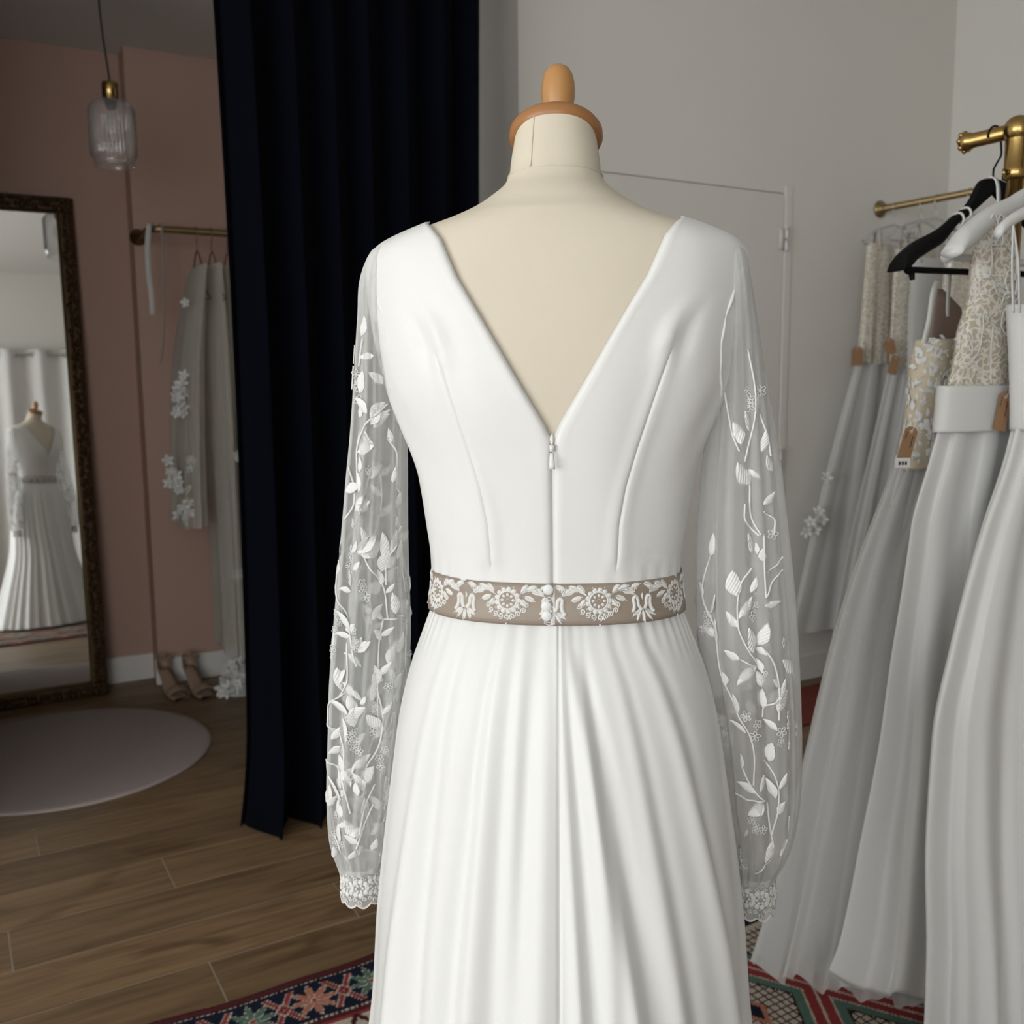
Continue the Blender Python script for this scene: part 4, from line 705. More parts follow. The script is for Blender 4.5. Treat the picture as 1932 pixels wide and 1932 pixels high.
# ------------------------------------------------------------------ hanging garments
def loft(name, rows, m, parent, folds=9, a0=.004, a1=.03, seed=1, nth=200, nz=90, base=(0, 0, 0), thick=.0015, label=None, sharp=1.6, drift=.25, hem=.0, pe=2.2, kind=None, lim=False):
    """rows: (z, cx, cy, rx, ry) from top to hem in world metres"""
    R = np.array(rows, float); o = np.argsort(R[:, 0]); f = cubic(R[o, 0], R[o, 1:]); r = np.random.default_rng(seed); th = np.arange(nth)*2*math.pi/nth
    zs = R[0, 0]+(R[-1, 0]-R[0, 0])*np.linspace(0, 1, nz); ph = r.uniform(0, 6.28, 4); P = []
    for z in zs:
        v = (R[0, 0]-z)/(R[0, 0]-R[-1, 0]); cx, cy, rx, ry = f(np.array(z)); a = a0+(a1-a0)*v
        t2 = th+drift*np.sin(th*2+ph[0])*(.4+.6*v); w_ = np.cos(folds*t2+ph[1]+.5*math.sin(v*2+ph[3])); w_ = np.sign(w_)*np.abs(w_)**(1/sharp)*.7+.45*np.cos((folds*2+1)*t2+ph[2]+v)*v
        s, c = np.sin(th), np.cos(th); e = 2/pe; nx = np.sign(s)*np.abs(s)**e; ny = -np.sign(c)*np.abs(c)**e; k = min(1, a/max(min(rx, ry), .003)*1.0)
        aa = a*np.minimum(1., 1.6*(np.abs(nx)*ry+np.abs(ny)*rx)/(np.hypot(nx*ry, ny*rx)+1e-6))
        if lim: aa = np.minimum(aa, .38*min(rx, ry)); w_ = w_-1.15
        P.append(np.stack([cx+(rx+aa*w_*min(1, rx/.05))*nx, cy+(ry+aa*w_)*ny, np.full(nth, z)+hem*v**6*w_], -1)-np.array(base))
    o = MB().grid(np.array(P), cv=True).build(name, m, parent, label=label, kind=kind)
    if thick: solid(o, thick, -1)
    return o, np.array(P)
def pxrows(L):
    """(py, px left, px right, y plane, half depth) -> loft rows"""
    out = []
    for py, l, r_, b, ry in L: p, q = at_y(l, py, b), at_y(r_, py, b); out.append((p[2], (p[0]+q[0])/2, b, abs(q[0]-p[0])/2, ry))
    return out
def bent_skirt(name, L, yb, xb, m, parent, near, far, folds, f0, f1, seed, base, nth=320, nz=100, hem=0., sharp=1.3, drift=.3, thick=0):
    """L: (py, px left, y plane of the left edge). The cloth hangs in the plane yb and its left side swings away from the camera;
    near/far: (half depth at the waist, at the hem) on either face, held between the neighbours on the rail"""
    rows = []
    for py, l, b in L: p = at_y(l, py, b); rows.append((p[2], p[0], (b-yb)/(xb-p[0])))
    R = np.array(rows); o = np.argsort(R[:, 0]); f = cubic(R[o, 0], R[o, 1:]); r = np.random.default_rng(seed); th = np.arange(nth)*2*math.pi/nth; ph = r.uniform(0, 6.28, 4); P = []
    for z in np.linspace(R[0, 0], R[-1, 0], nz):
        v = (R[0, 0]-z)/(R[0, 0]-R[-1, 0]); xl, k = f(np.array(z)); rx = min(XK-xl, .36)*.97; cx = xl+rx; fo = f0+(f1-f0)*v
        t2 = th+drift*np.sin(th*2+ph[0])*(.4+.6*v); w_ = np.cos(folds*t2+ph[1]+.5*math.sin(v*2+ph[3])); w_ = np.sign(w_)*np.abs(w_)**(1/sharp)*.7+.45*np.cos((folds*2+1)*t2+ph[2]+v)*v
        s, c = np.sin(th), np.cos(th); nx = np.sign(s)*np.abs(s)**.91; ny = -np.sign(c)*np.abs(c)**.91; x = cx+rx*nx*(1-.10*fo*(1.15-w_)); d = ((xb-x)+np.sqrt((xb-x)**2+.03**2))/2
        g = np.minimum(.25*k*d, .03); H = np.where(ny < 0, near[0]+(near[1]-near[0])*v+g, far[0]+(far[1]-far[0])*v+g); y = yb+k*d+ny*H*(1-fo*(1.15-w_)/2.3)
        P.append(np.stack([x, y, np.full(nth, z)+hem*v**6*w_], -1)-np.array(base))
    o = MB().grid(np.array(P), cv=True).build(name, m, parent)
    if thick: solid(o, thick, -1)
    return o, np.array(P)
def hang_wire(name, label, cat, c, half, drop, axis, m, r=.0022, group=None, bar=False, rail_r=.0135):
    """a hanger with its hook round a rail at c; arms along axis"""
    t = thing(name, label, cat, c, 0, group); ax = np.array(axis, float); ax /= np.linalg.norm(ax); up = np.array([0, 0, 1.]); R_ = rail_r+r+.0005
    hk = [ax*R_*math.cos(a)+up*R_*math.sin(a) for a in np.linspace(math.radians(-25), math.radians(205), 16)]; hk = hk+[ax*-.010+up*-.030, up*-.045, up*-.075]
    MB().tube(spline(hk, 40), r, 7).build('hook', m, t)
    return t, ax, up
# ---- alcove rail: looped copper hangers and tulle pieces
def alcove_piece(px, lab_h, rows, m, lab, cat, seed, flowers=(), folds=7, nm='tulle_gown', a1=.02, pair=True):
    c = at_y(px, 444, YR); x0 = c[0]
    t, ax, up = hang_wire('loop_hanger', lab_h, 'hanger', (x0, YR, ZR), .17, .1, (0, 1, 0), 'copper_wire', .0026, 'copper hangers on the alcove rail')
    a = np.linspace(0, math.pi, 24); z1 = -.075; MB().tube(spline([(0, -.185, z1-.20), (0, -.11, z1-.15), (0, -.06, z1-.05), (0, 0, z1), (0, .06, z1-.05), (0, .11, z1-.15), (0, .185, z1-.20)], 40), .0032, 7).tube([(0, -.185, z1-.20), (0, .185, z1-.20)], .0026, 6).build('frame', 'copper_wire', t)
    g = thing(nm, lab, cat, (x0, YR, 0)); o, P = loft('drape', [(z, x0+dx, YR, rx, ry) for z, dx, rx, ry in rows], m, g, folds, .003, a1, seed, 120, 60, (x0, YR, 0), thick=0, lim=True)
    rr = np.random.default_rng(seed)
    for (fx, fy, n, sp) in flowers:
        for k in range(n):
            p = at_y(fx+rr.normal(0, sp*.45), fy+rr.normal(0, sp), YR-.15); f_ = put('flower', FLW, g, loc=(p[0]-x0, p[1]-YR, p[2])); f_.rotation_euler = (math.radians(80)+rr.normal(0, .4), rr.normal(0, .4), math.radians(-25)+rr.normal(0, .5)); s_ = rr.uniform(.7, 1.2); f_.scale = (s_, s_, s_)
    return g
zpx = lambda py: at_y(380, py, YR)[2]
alcove_piece(370, 'copper loop hanger holding the veil with lace flowers', [(zpx(505), 0, .014, .15), (zpx(560), -.02, .028, .17), (zpx(700), -.06, .052, .185), (zpx(850), -.08, .060, .195), (zpx(985), -.09, .066, .20)], 'tulle_sheer', 'sheer tulle veil strewn with white lace flowers on the alcove rail', 'veil', 31, [(338, 765, 9, 22), (342, 728, 3, 10), (330, 905, 12, 22), (350, 950, 8, 16), (352, 572, 1, 3), (348, 700, 1, 4), (362, 875, 2, 6)], 6)
alcove_piece(398, 'copper loop hanger holding the long plain tulle gown', [(zpx(500), 0, .014, .14), (zpx(560), 0, .026, .15), (zpx(800), 0, .045, .17), (zpx(1000), 0, .050, .185), (.19, 0, .050, .19)], 'tulle_sheer', 'long plain tulle gown reaching almost to the floor behind the veil', 'dress', 32, [(448, 1080, 2, 6)], 7)
alcove_piece(428, 'copper loop hanger with a wide arch holding the tulle skirt', [(zpx(498), 0, .014, .14), (zpx(560), .005, .026, .15), (zpx(800), .04, .045, .17), (zpx(1000), .055, .050, .185), (.21, .06, .052, .19)], 'tulle_sheer', 'pale tulle skirt hanging between the long tulle gown and the curtain', 'dress', 33, (), 7)
alcove_piece(458, 'copper loop hanger beside the navy curtain edge', [(zpx(498), 0, .014, .14), (zpx(560), .012, .026, .15), (zpx(800), .085, .045, .17), (zpx(1000), .112, .050, .185), (.06, .13, .055, .19)], 'tulle_dense', 'dense ivory tulle gown half hidden by the navy curtain', 'dress', 34, (), 8)

# ---- wall rail at the right: rail runs out from the back wall
fl = at_y(1660, 395, YB); XW, ZW = fl[0], fl[2]
wr = thing('gown_rail', 'brass gown rail running out from the white back wall', 'rail', (XW, YB, ZW))
MB().tube([(0, -.008, 0), (0, -2.9, 0)], .014, 16).build('pipe', 'old_brass', wr); MB().lathe([(0, 0), (.036, 0), (.036, .005), (.030, .012), (.017, .018), (.017, .03)], (0, 0, 0), 28, axis=np.array([[1, 0, 0], [0, 0, -1], [0, 1, 0]])).build('flange', 'old_brass', wr)
MB().tube([(0, -2.88, 0), (0, -2.88, -.06), (0, -2.88, -ZW)], .014, 14).build('post', 'old_brass', wr)
def tag_card(px, py, b, wpx, hpx, rot, lab, marks=True):
    c = at_y(px, py, b); sc = np.linalg.norm(c-CC)/FPX; w_, h = wpx*sc, hpx*sc; t = thing('price_tag', lab, 'tag', c, 0, 'kraft price tags on the gowns'); rz = -YAW*.8
    t.rotation_euler = (0, math.radians(rot), rz); k = w_*.28; pts = [(-w_/2, -h/2), (w_/2, -h/2), (w_/2, h/2-k), (w_/2-k, h/2), (-w_/2+k, h/2), (-w_/2, h/2-k)]
    o = MB().add([(x, -.0005, z) for x, z in pts]+[(x, .0005, z) for x, z in pts], [tuple(range(6)), tuple(range(11, 5, -1))]+[(i, i+6, (i+1) % 6+6, (i+1) % 6) for i in range(6)]).build('card', 'kraft', t, smooth=False)
    m = MB(); a = np.linspace(0, 2*math.pi, 13); m.tube(np.c_[w_*.09*np.cos(a), 0*a-.0008, h*.36+w_*.09*np.sin(a)], .0006, 5, cap=False); m.build('eyelet', 'paper', t)
    MB().tube(spline([(0, -.001, h*.36), (.002, -.003, h*.5), (.004, 0, h*.5+.02)], 10), .0006, 5).build('string', 'paper', t)
    if marks:
        m = MB(); rr = np.random.default_rng(int(px))
        for cx, l0, l1, wd in ((-w_*.30, .12, .34, .05), (w_*.22, -.12, .22, .05)):
            z = h*l0
            while z < h*l1: d = h*.045*rr.uniform(.5, 1); m.box((cx-w_*wd*rr.uniform(.6, 1.4), -.0009, z), (cx+w_*wd*rr.uniform(.6, 1.4), -.0004, z+d)); z += d*rr.uniform(1.3, 1.9)
        m.build('lettering', 'ink', t, smooth=False)
    return t
def far_gown(hx, rows, lab, mtop, mskirt, seed, cat='dress', split=None, folds=8, strap=True, lab_h='', a1=.035, slot=.033):
    b = None
    lo, hi = .3, 2.94
    for _ in range(40): # the rail height at this column fixes where on the rail it hangs
        b = (lo+hi)/2; q = CM @ (np.array([XW, b, ZW])-CC); px = 966+FPX*q[0]/q[2]
        if px < hx: hi = b
        else: lo = b
    t, ax, up = hang_wire('clear_hanger', lab_h, 'hanger', (XW, b, ZW), .2, .1, (1, 0, 0), 'steel', .0018, 'clear hangers on the wall rail', rail_r=.014)
    m = MB()
    m.tube(spline([(-.20, 0, -.16), (-.15, 0, -.125), (-.06, 0, -.09), (0, 0, -.078), (.06, 0, -.09), (.15, 0, -.125), (.20, 0, -.16)], 30), .006, 8); m.tube([(-.19, 0, -.165), (.19, 0, -.165)], .004, 8); m.build('frame', 'clear_plastic', t)
    g = thing('bridal_gown', lab, cat, (XW, b, 0), 0, 'gowns on the wall rail'); R_ = [(z, XW+dx, b+dy, rx, min(ry, slot)) for z, dx, dy, rx, ry in rows]; top = [q for q in R_ if q[0] >= split-.001]; bot = [q for q in R_ if q[0] <= split+.001]
    loft('bodice', top, mtop, g, 5, .002, .006, seed, 100, 40, (XW, b, 0), thick=0, lim=True); loft('skirt', bot, mskirt, g, folds, .008, a1, seed+1, 200, 60, (XW, b, 0), thick=0, lim=True)
    for s_ in (-1, 1): P = np.array([[(s_*.105+w_*.008, y, z) for w_ in (-1, 1)] for y, z in ((-.02, top[0][0]-.02), (-.012, top[0][0]+.06), (0, ZW-.105), (.012, top[0][0]+.06), (.02, top[0][0]-.02))]); solid(MB().grid(P).build('strap', mtop, g), .0015)
    return g, b
FG = dict(strap=True)
g4, b4 = far_gown(1690, [(ZW-.16, -.09, 0, .075, .02), (1.60, -.085, 0, .10, .03), (1.36, -.09, 0, .12, .035), (1.05, -.12, 0, .20, .04), (.60, -.16, 0, .30, .045), (.24, -.19, 0, .37, .05)], 'ivory lace gown hanging against the back wall, outermost on the wall rail', 'lace_cloth', 'tulle_dense', 41, split=1.36, lab_h='clear hanger next to the rail flange at the back wall', a1=.03, slot=.055)
g5, b5 = far_gown(1740, [(ZW-.20, -.03, 0, .12, .025), (1.60, -.03, 0, .13, .04), (1.34, -.04, 0, .12, .05), (1.0, -.06, 0, .20, .07), (.60, -.08, 0, .29, .08), (.10, -.10, 0, .37, .09)], 'champagne lace gown with two kraft tags on the wall rail', 'lace_cloth', 'tulle_dense', 43, split=1.34, lab_h='clear hanger holding the champagne lace gown')
g6, b6 = far_gown(1768, [(ZW-.24, 0, 0, .13, .03), (1.55, 0, 0, .14, .04), (1.30, 0, 0, .13, .05), (1.0, 0, 0, .20, .07), (.60, 0, 0, .28, .08), (.10, 0, 0, .36, .09)], 'pale gown with thin straps behind the black hanger on the wall rail', 'tulle_dense', 'tulle_dense', 45, split=1.30, lab_h='clear hanger seen just left of the black hanger')
g7, b7 = far_gown(1830, [(ZW-.24, 0, 0, .13, .03), (1.55, 0, 0, .14, .04), (1.30, 0, 0, .13, .05), (1.0, 0, 0, .20, .07), (.60, 0, 0, .28, .08), (.10, 0, 0, .36, .09)], 'cream gown hanging behind the near brass rack on the wall rail', 'lace_cloth', 'tulle_dense', 47, split=1.30, lab_h='clear hanger behind the black hanger on the wall rail', slot=.08)
tag_card(1617, 672, b4-.045, 21, 33, 0, 'kraft tag on the lace gown nearest the back wall', False)
tag_card(1679, 653, b5-.040, 19, 28, -14, 'upper of two kraft tags on the champagne lace gown', False)
tag_card(1687, 688, b5-.043, 17, 33, 12, 'lower of two kraft tags on the champagne lace gown', False)
# lace sprays on the outer gown
rr = np.random.default_rng(8)
for fx, fy in ((1530, 985), (1538, 1000), (1545, 965), (1560, 900), (1522, 1004), (1552, 980)):
    p = at_y(fx, fy, b4-.052); f_ = put('flower', FLW, g4, loc=(p[0]-XW, p[1]-b4, p[2])); f_.rotation_euler = (math.radians(85)+rr.normal(0, .3), rr.normal(0, .3), math.radians(-30)); f_.scale = (1.1, 1.1, 1.1)
dm = at_z(1512, 1335); bevel(MB().box((dm[0]-.45, dm[1]-.16, .001), (dm[0]+.35, dm[1]+.16, .014)).build('doormat', 'doormat', label='dark red mat on the floor by the white door', cat='mat', smooth=False), .004)

# ---- near brass rack
XK = 1.64; e = at_x(1824, 267, XK); ps = at_x(1921, 246, XK); ZK = (e[2]+ps[2])/2; YE, YPK = e[1], ps[1]
rk = thing('brass_rack', 'polished brass clothes rack with ball joint standing on the persian rug', 'clothes rack', (XK, YPK, 0))
MB().tube([(0, YE-YPK, ZK), (0, -1.35, ZK)], .0128, 24).build('rail', 'brass', rk)
AY = np.array([[1, 0, 0], [0, 0, 1], [0, -1, 0]])
en = YE-YPK; m = MB().lathe([(0, .012), (.009, .012), (.015, .008), (.017, 0), (.015, -.008), (.0128, -.012)], (0, en, ZK), 28, axis=AY)
for k in range(8): a = k*math.pi/4; m.ball((.0155*math.cos(a), en+.004, ZK+.0155*math.sin(a)), .005, 8, 6)
m.build('end_cap', 'brass', rk)
m = MB().ball((0, 0, ZK), .024, 28, 18).build('ball_joint', 'brass', rk)
MB().lathe([(.0195, ZK-.015), (.0195, ZK-.062), (.0215, ZK-.064), (.0215, ZK-.080), (.019, ZK-.082), (.0140, ZK-.084)], n=32).build('collar', 'brass', rk)
MB().tube([(-.020, 0, ZK-.073), (-.030, 0, ZK-.073)], .005, 10).build('set_screw', 'brass', rk)
MB().tube([(0, 0, ZK-.02), (0, 0, .03)], .0142, 24).build('post', 'brass', rk); MB().tube([(0, -1.25, ZK-.01), (0, -1.25, .03)], .0142, 20).build('post', 'brass', rk)
for y in (0, -1.25): MB().tube([(-.24, y, .028), (.24, y, .028)], .0142, 16).build('foot', 'brass', rk)
# black contoured hanger
bhb = at_x(1878, 255, XK)[1]; YH = bhb
bh = thing('black_hanger', 'black contoured suit hanger with trouser bar on the brass rack', 'hanger', (XK, YH, ZK)); rot = math.radians(-10)
bh.rotation_euler = (0, 0, rot)
def hp(px, py): # pixel onto the hanger's own plane -> local
    d = ray(px, py); n = np.array([math.sin(-rot)*1., math.cos(rot), 0]); o = np.array([XK, YH, ZK]); p = CC+d*(((o-CC)@n)/(d@n)); q = p-o; return np.array([q[0]*math.cos(rot)+q[1]*math.sin(rot), q[2]])
top = [(1868, 336), (1852, 337), (1839, 343), (1832, 356), (1825, 371), (1809, 392), (1795, 402), (1763, 428), (1693, 465), (1673, 481), (1663, 500), (1661, 512)]
bot = [(1868, 366), (1850, 382), (1835, 395), (1820, 408), (1800, 421), (1763, 461), (1728, 481), (1698, 500), (1690, 508), (1682, 511), (1670, 513), (1661, 513)]
A1 = spline(np.array([hp(*q) for q in top]), 400); B1 = spline(np.array([hp(*q) for q in bot]), 400); x0 = A1[0][0]; A1[:, 0] -= x0; B1[:, 0] -= x0
gx = -np.linspace(0, 1, 60)**.9*min(-A1[-1][0], -B1[-1][0]); za_, zb_ = [np.interp(-gx, np.maximum.accumulate(-Q[:, 0]), Q[:, 1]) for Q in (A1, B1)]; A1 = np.c_[gx, za_]; B1 = np.c_[gx, np.minimum(zb_, za_-.004)]
m = MB(); A2 = np.concatenate([A1[::-1], A1[1:]*(-1, 1)]); B2 = np.concatenate([B1[::-1], B1[1:]*(-1, 1)]); P = []
for a, b in zip(A2, B2):
    c = (a+b)/2; h = (a-b)/2; u = abs(a[0])/abs(A1[-1][0]); tk = .006+.016*u**1.5; yb = -.03*u**2
    P.append([(c[0]+h[0]*math.cos(q), yb+tk*math.sin(q), c[1]+h[1]*math.cos(q)) for q in np.arange(16)*2*math.pi/16])
m.grid(np.array(P), cv=True); m.f.append(tuple(range(16))); m.f.append(tuple(range(m.n-16, m.n))[::-1]); m.build('body', 'black_plastic', bh)
e1 = hp(1692, 511)-(x0, 0); MB().tube([(e1[0], -.02, e1[1]), (-e1[0], -.02, e1[1])], .0055, 10).build('trouser_bar', 'black_plastic', bh)
for s_ in (1, -1): MB().ball((s_*e1[0], -.02, e1[1]), .008).tube([(s_*e1[0]*.97, -.02, e1[1]), (s_*e1[0]*.95, -.02, e1[1]-.017)], [.006, .004], 8).build('bar_clip', 'black_plastic', bh)
zt_ = A1[0][1]; R_ = .0128+.0028; hk = [(R_*math.cos(a), 0, R_*math.sin(a)) for a in np.linspace(math.radians(200), math.radians(-30), 18)]+[(.016, 0, -.03), (.006, 0, -.048), (0, 0, -.06), (0, 0, zt_+.001)]
MB().tube(spline(hk, 50), .0018, 8).build('hook', 'black_plastic', bh)
# near gowns -------------------------------------------------------
Y1, Y2, Y3 = YH+.012, YH-.096, YH-.176; XB = 1.60
def strap_between(par, base, pts, wd, m, name='strap'):
    c = spline(np.array(pts), 24)-np.array(base); o = MB().grid(np.stack([c+(wd/2, 0, 0), c-(wd/2, 0, 0)], 1)).build(name, m, par); solid(o, .0012); return o
# G1: beaded leaf bodice with glitter tulle skirt on the black hanger
b1 = np.array([XK, Y1, 0]); g1 = thing('beaded_gown', 'nude gown with beaded white leaf bodice and glitter tulle skirt under black hanger', 'dress', b1)
_, Pb = loft('bodice', pxrows([(640, 1737, 1800, Y1, .030), (680, 1727, 1802, Y1, .034), (740, 1719, 1800, Y1, .034), (800, 1711, 1800, Y1, .034), (850, 1700, 1800, Y1, .034), (885, 1694, 1800, Y1, .033)]), 'nude_net', g1, 3, .001, .003, 51, 120, 50, b1, lim=True)
_, Ps = bent_skirt('underskirt', [(862, 1697, Y1), (1000, 1652, Y1+.03), (1200, 1590, Y1+.09), (1400, 1540, Y1+.15), (1600, 1498, Y1+.22), (1765, 1462, Y1+.275)], Y1, XB, 'tulle_dense', g1, (.030, .026), (.030, .055), 13, .15, .55, 52, b1)
_, Po = bent_skirt('tulle_skirt', [(845, 1700, Y1), (1000, 1640, Y1+.03), (1200, 1572, Y1+.09), (1400, 1522, Y1+.15), (1600, 1470, Y1+.22), (1750, 1428, Y1+.27), (1822, 1404, Y1+.285)], Y1, XB, 'tulle', g1, (.036, .034), (.036, .085), 19, .30, .65, 53, b1, hem=.02)
rr = np.random.default_rng(5); nb = 0; n0, n1 = Pb.shape[:2]
for k in range(330):
    i, j = rr.integers(0, n0-4), rr.integers(-34, 24); p = Pb[i, j]
    if rr.random() < .25*(i/n0) or p[1] > .02 or nb > 240: continue
    nrm = np.array([p[0]-Pb[i, :, 0].mean(), (p[1]-Pb[i, :, 1].mean())*4, 0]); nrm /= np.linalg.norm(nrm); d = np.array([rr.normal()*.8, 0, rr.normal()]); d -= nrm*(d@nrm); d /= np.linalg.norm(d)+1e-6; x = np.cross(d, nrm); s_ = rr.uniform(.010, .019)
    o = put('leaf', LEAF[rr.integers(3)], g1); pp = p+nrm*.0025; o.matrix_basis = Matrix([[x[q]*s_*1.15, d[q]*s_, nrm[q]*s_, pp[q]] for q in range(3)]+[[0, 0, 0, 1]]); nb += 1
m = MB()
for k in range(90): i, j = rr.integers(0, n0), rr.integers(-40, 34); p = Pb[i, j]; m.ball(p+(np.sign(p[0]-Pb[i, :, 0].mean())*.002, -.003, 0), rr.uniform(.0012, .0022), 6, 4)
m.build('beads', 'white_plastic', g1, kind='stuff'); m = MB()
for k in range(420): i, j = rr.integers(15, Po.shape[0]), rr.integers(0, Po.shape[1]); m.ball(Po[i, j], rr.uniform(.0006, .0011), 5, 4)
m.build('glitter', 'white_plastic', g1, kind='stuff')
# neckline cups, inner lining and straps up to the hanger
z0 = Pb[0, :, 2].mean(); xl, xr = Pb[0, :, 0].min(), Pb[0, :, 0].max()
w0 = np.array([0, 0, 0]); SP = lambda px, py, b: at_y(px, py, b)
strap_between(g1, b1, [SP(1744, 648, Y1-.04), SP(1755, 600, Y1-.03), SP(1762, 550, Y1-.02), SP(1770, 528, Y1)], .016, 'lace'); strap_between(g1, b1, [SP(1790, 680, Y1+.03), SP(1788, 600, Y1+.02), SP(1790, 540, Y1+.01), SP(1793, 505, Y1)], .010, 'lace')
P = np.array([[at_y(px, py, Y1+.02)-b1 for px in np.linspace(l, r_, 12)] for py, l, r_ in ((545, 1768, 1778), (580, 1762, 1812), (620, 1756, 1822), (660, 1752, 1824), (720, 1744, 1820))]); solid(MB().grid(P).build('lining', 'lining', g1), .002)
# hanging loops on the black hanger
m = MB(); 
for px in (1790, 1803):
    lx = hp(px, 405)[0]-x0; zt1, zb1 = np.interp(-lx, -A1[:, 0], A1[:, 1]), np.interp(-lx, -B1[:, 0], B1[:, 1]); zc1, hz1 = (zt1+zb1)/2, (zt1-zb1)/2; a = np.linspace(0, 2*math.pi, 20)
    L_ = np.c_[lx+.004*np.sin(a), -.012+.020*np.sin(a), zc1+(hz1+.002)*np.cos(a)]; W_ = np.c_[XK+L_[:, 0]*math.cos(rot)-L_[:, 1]*math.sin(rot), YH+L_[:, 0]*math.sin(rot)+L_[:, 1]*math.cos(rot), ZK+L_[:, 2]]; m.tube(W_-b1, .0022, 6, cap=False)
m.build('hanging_loops', 'lace', g1)
strap_between(g1, b1, [SP(1869, 333, YH-.012), SP(1878, 337, YH-.02), SP(1884, 355, YH-.022), SP(1885, 385, YH-.025)], .011, 'white_satin', 'hanging_ribbon')
tag_card(1713, 836, Y1-.050, 24, 58, 14, 'kraft tag with dark lettering on the beaded leaf bodice')
m = MB(); c = at_y(1703, 874, Y1-.050)
for k in (-1, 0, 1): m.box((k*.0055-.0018, -.0008, -.003), (k*.0055+.0018, -.0004, .003)); 
t = thing('size_label', 'small white label with three dark marks below the kraft tag', 'label', c, 0); t.rotation_euler = (0, 0, -YAW*.8); m.build('lettering', 'ink', t, smooth=False); bevel(MB().box((-.013, -.0004, -.007), (.013, .0004, .009)).build('card', 'white_satin', t, smooth=False), .0002)
# G2: white plastic hanger, lace halter top, satin skirt
b2 = np.array([XK, Y2, 0])
wh = thing('white_hanger', 'broad white plastic hanger carrying the lace halter gown', 'hanger', (XK, Y2, ZK))
ps_ = [at_y(px, py, Y2) for px, py in ((1764, 466), (1778, 452), (1800, 436), (1850, 404), (1900, 382), (1935, 362))]; ps_ = np.array(ps_)-np.array([XK, Y2, ZK]); xc = .02; ps_ = np.concatenate([ps_, [(xc, 0, ps_[-1][2]+.016)]]); mir_ = ps_[::-1][1:].copy(); mir_[:, 0] = 2*xc-mir_[:, 0]; arm = spline(np.concatenate([ps_, mir_]), 90); P = []
for k, p in enumerate(arm):
    u = abs(p[0]-xc)/abs(arm[0][0]-xc); hz, tk = .018+.003*math.sin(u*3)-.010*max(0, u-.9)/.1, .010+.010*u; P.append([(p[0], p[1]-.03*u*u+tk*math.sin(q), p[2]-.012+hz*math.cos(q)) for q in np.arange(14)*2*math.pi/14])
m = MB().grid(np.array(P), cv=True); m.f.append(tuple(range(14))); m.f.append(tuple(range(m.n-14, m.n))[::-1]); m.build('body', 'white_plastic', wh)
k1 = at_y(1786, 484, Y2)-np.array([XK, Y2, ZK]); MB().tube([k1, (2*xc-k1[0], k1[1], k1[2])], .006, 10).ball(k1, .010).tube([k1+(.008, 0, 0), k1+(.010, 0, -.016)], [.007, .004], 8).build('trouser_bar', 'white_plastic', wh)
zt_ = arm[45][2]; hk = [(R_*math.cos(a), 0, R_*math.sin(a)) for a in np.linspace(math.radians(200), math.radians(-30), 18)]+[(.018, 0, -.03), (xc, 0, -.048), (xc, 0, zt_)]; MB().tube(spline(hk, 50), .0018, 8).build('hook', 'steel', wh)
g2 = thing('halter_gown', 'gown with champagne lace halter top, broad satin waistband and satin skirt', 'dress', b2)
_, Pt = loft('lace_top', pxrows([(405, 1852, 1906, Y2-.020, .010), (450, 1843, 1912, Y2-.016, .014), (500, 1834, 1912, Y2-.006, .022), (545, 1836, 1912, Y2-.004, .026), (575, 1828, 1914, Y2, .028), (620, 1812, 1918, Y2, .030), (680, 1802, 1920, Y2, .031), (735, 1787, 1925, Y2, .031)]), 'lace_cloth', g2, 4, .001, .003, 61, 160, 60, b2, lim=True)
m = MB()
for k in range(26): # corded scrolls sewn on the lace
    i, j = rr.integers(4, 56), rr.integers(-36, 30); path = []; hd_ = rr.uniform(0, 6.28); cur = rr.normal(0, .5)
    fi, fj = float(i), float(j)
    for q in range(26):
        fi += 1.0*math.sin(hd_); fj += 1.6*math.cos(hd_); hd_ += cur*.35
        if not (0 < fi < 59 and -45 < fj < 40): break
        p = Pt[int(fi), int(fj)]; path.append(p+(0, -.003 if p[1] < Pt[int(fi), :, 1].mean() else .003, 0))
    if len(path) > 6: m.tube(spline(np.array(path)[::2]+rr.normal(0, 1e-5, (len(path[::2]), 3)), 24), .0015, 5)
m.build('corded_scrolls', 'lace', g2); m = MB()
for k in range(120): i, j = rr.integers(10, 60), rr.integers(-45, -8); m.ball(Pt[i, j]+(0, -.002, 0), rr.uniform(.0008, .0015), 5, 4)
m.build('beads', 'white_plastic', g2, kind='stuff')
loft('waistband', pxrows([(728, 1774, 1942, Y2, .0345), (770, 1771, 1944, Y2, .0345), (816, 1766, 1946, Y2, .0345)]), 'white_satin', g2, 2, 0, .0005, 62, 200, 20, b2, thick=.002)
bent_skirt('skirt', [(806, 1768, Y2), (860, 1752, Y2), (1000, 1712, Y2+.01), (1200, 1680, Y2+.035), (1400, 1652, Y2+.085), (1600, 1616, Y2+.135), (1780, 1584, Y2+.175), (1850, 1562, Y2+.195)], Y2, XB, 'white_satin', g2, (.033, .036), (.033, .034), 15, .40, .85, 64, b2, hem=.015, thick=.0015)
tag_card(1892, 776, Y2-.045, 22, 66, 9, 'kraft tag with lettering on the broad satin waistband')
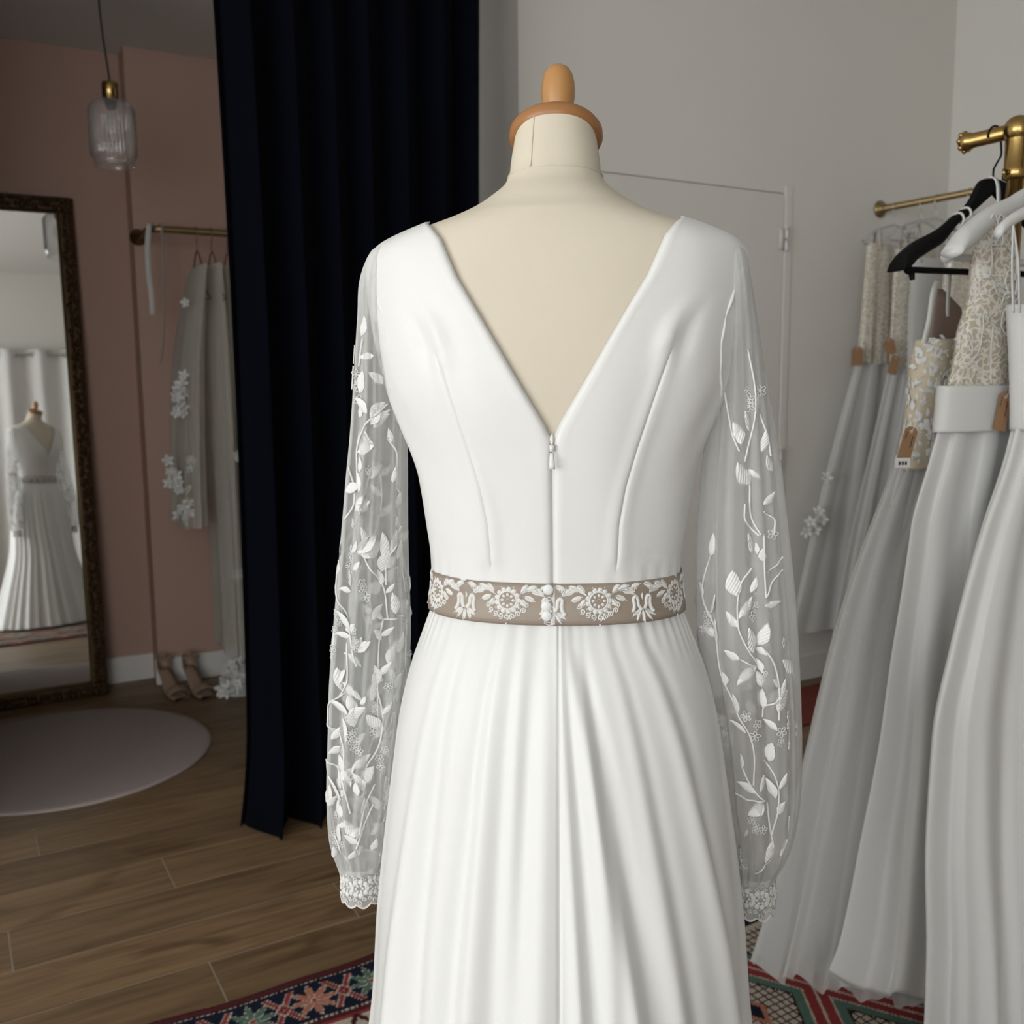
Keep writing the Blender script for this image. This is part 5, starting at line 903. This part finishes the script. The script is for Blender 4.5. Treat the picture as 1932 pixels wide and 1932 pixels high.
# G3: plain white satin gown on a slim hanger
b3 = np.array([XK, Y3, 0]); sh = thing('slim_hanger', 'slim glossy white hanger with thin straps over it', 'hanger', (XK, Y3, ZK)); ps_ = np.array([at_y(px, py, Y3) for px, py in ((1882, 440), (1893, 428), (1932, 402))])-np.array([XK, Y3, ZK]); xc = .03
ps_ = np.concatenate([ps_, [(xc-.03, 0, ps_[-1][2]+.03), (xc, 0, ps_[-1][2]+.035)]]); mir_ = ps_[::-1][1:].copy(); mir_[:, 0] = 2*xc-mir_[:, 0]; arm = spline(np.concatenate([ps_, mir_]), 60); P = [[(p[0], p[1]+.007*math.sin(q), p[2]+.010*math.cos(q)) for q in np.arange(12)*2*math.pi/12] for p in arm]; m = MB().grid(np.array(P), cv=True); m.f.append(tuple(range(12))); m.f.append(tuple(range(m.n-12, m.n))[::-1]); m.build('body', 'white_plastic', sh)
hk = [(R_*math.cos(a), 0, R_*math.sin(a)) for a in np.linspace(math.radians(200), math.radians(-30), 18)]+[(.018, 0, -.03), (xc, 0, -.05), (xc, 0, arm[30][2])]; MB().tube(spline(hk, 50), .0018, 8).build('hook', 'steel', sh)
g3 = thing('satin_gown', 'plain white satin gown with thin straps on a slim white hanger', 'dress', b3)
loft('bodice', pxrows([(575, 1908, 2040, Y3, .034), (640, 1912, 2045, Y3, .036), (730, 1915, 2050, Y3, .036), (812, 1915, 2052, Y3, .036)]), 'white_satin', g3, 2, .001, .002, 71, 140, 30, b3, lim=True)
bent_skirt('skirt', [(806, 1914, Y3), (860, 1900, Y3), (1000, 1850, Y3), (1200, 1792, Y3), (1400, 1750, Y3+.005), (1600, 1738, Y3+.01), (1800, 1742, Y3+.01), (2040, 1735, Y3+.012)], Y3, XB, 'white_satin', g3, (.036, .11), (.036, .036), 15, .35, .65, 74, b3, thick=.0015)
for x_, yt in ((1912, 590), (1924, 590)): strap_between(g3, b3, [SP(x_, yt, Y3-.025), SP(x_-2, 500, Y3-.018), SP(1912, 425, Y3-.010)], .005, 'white_satin')
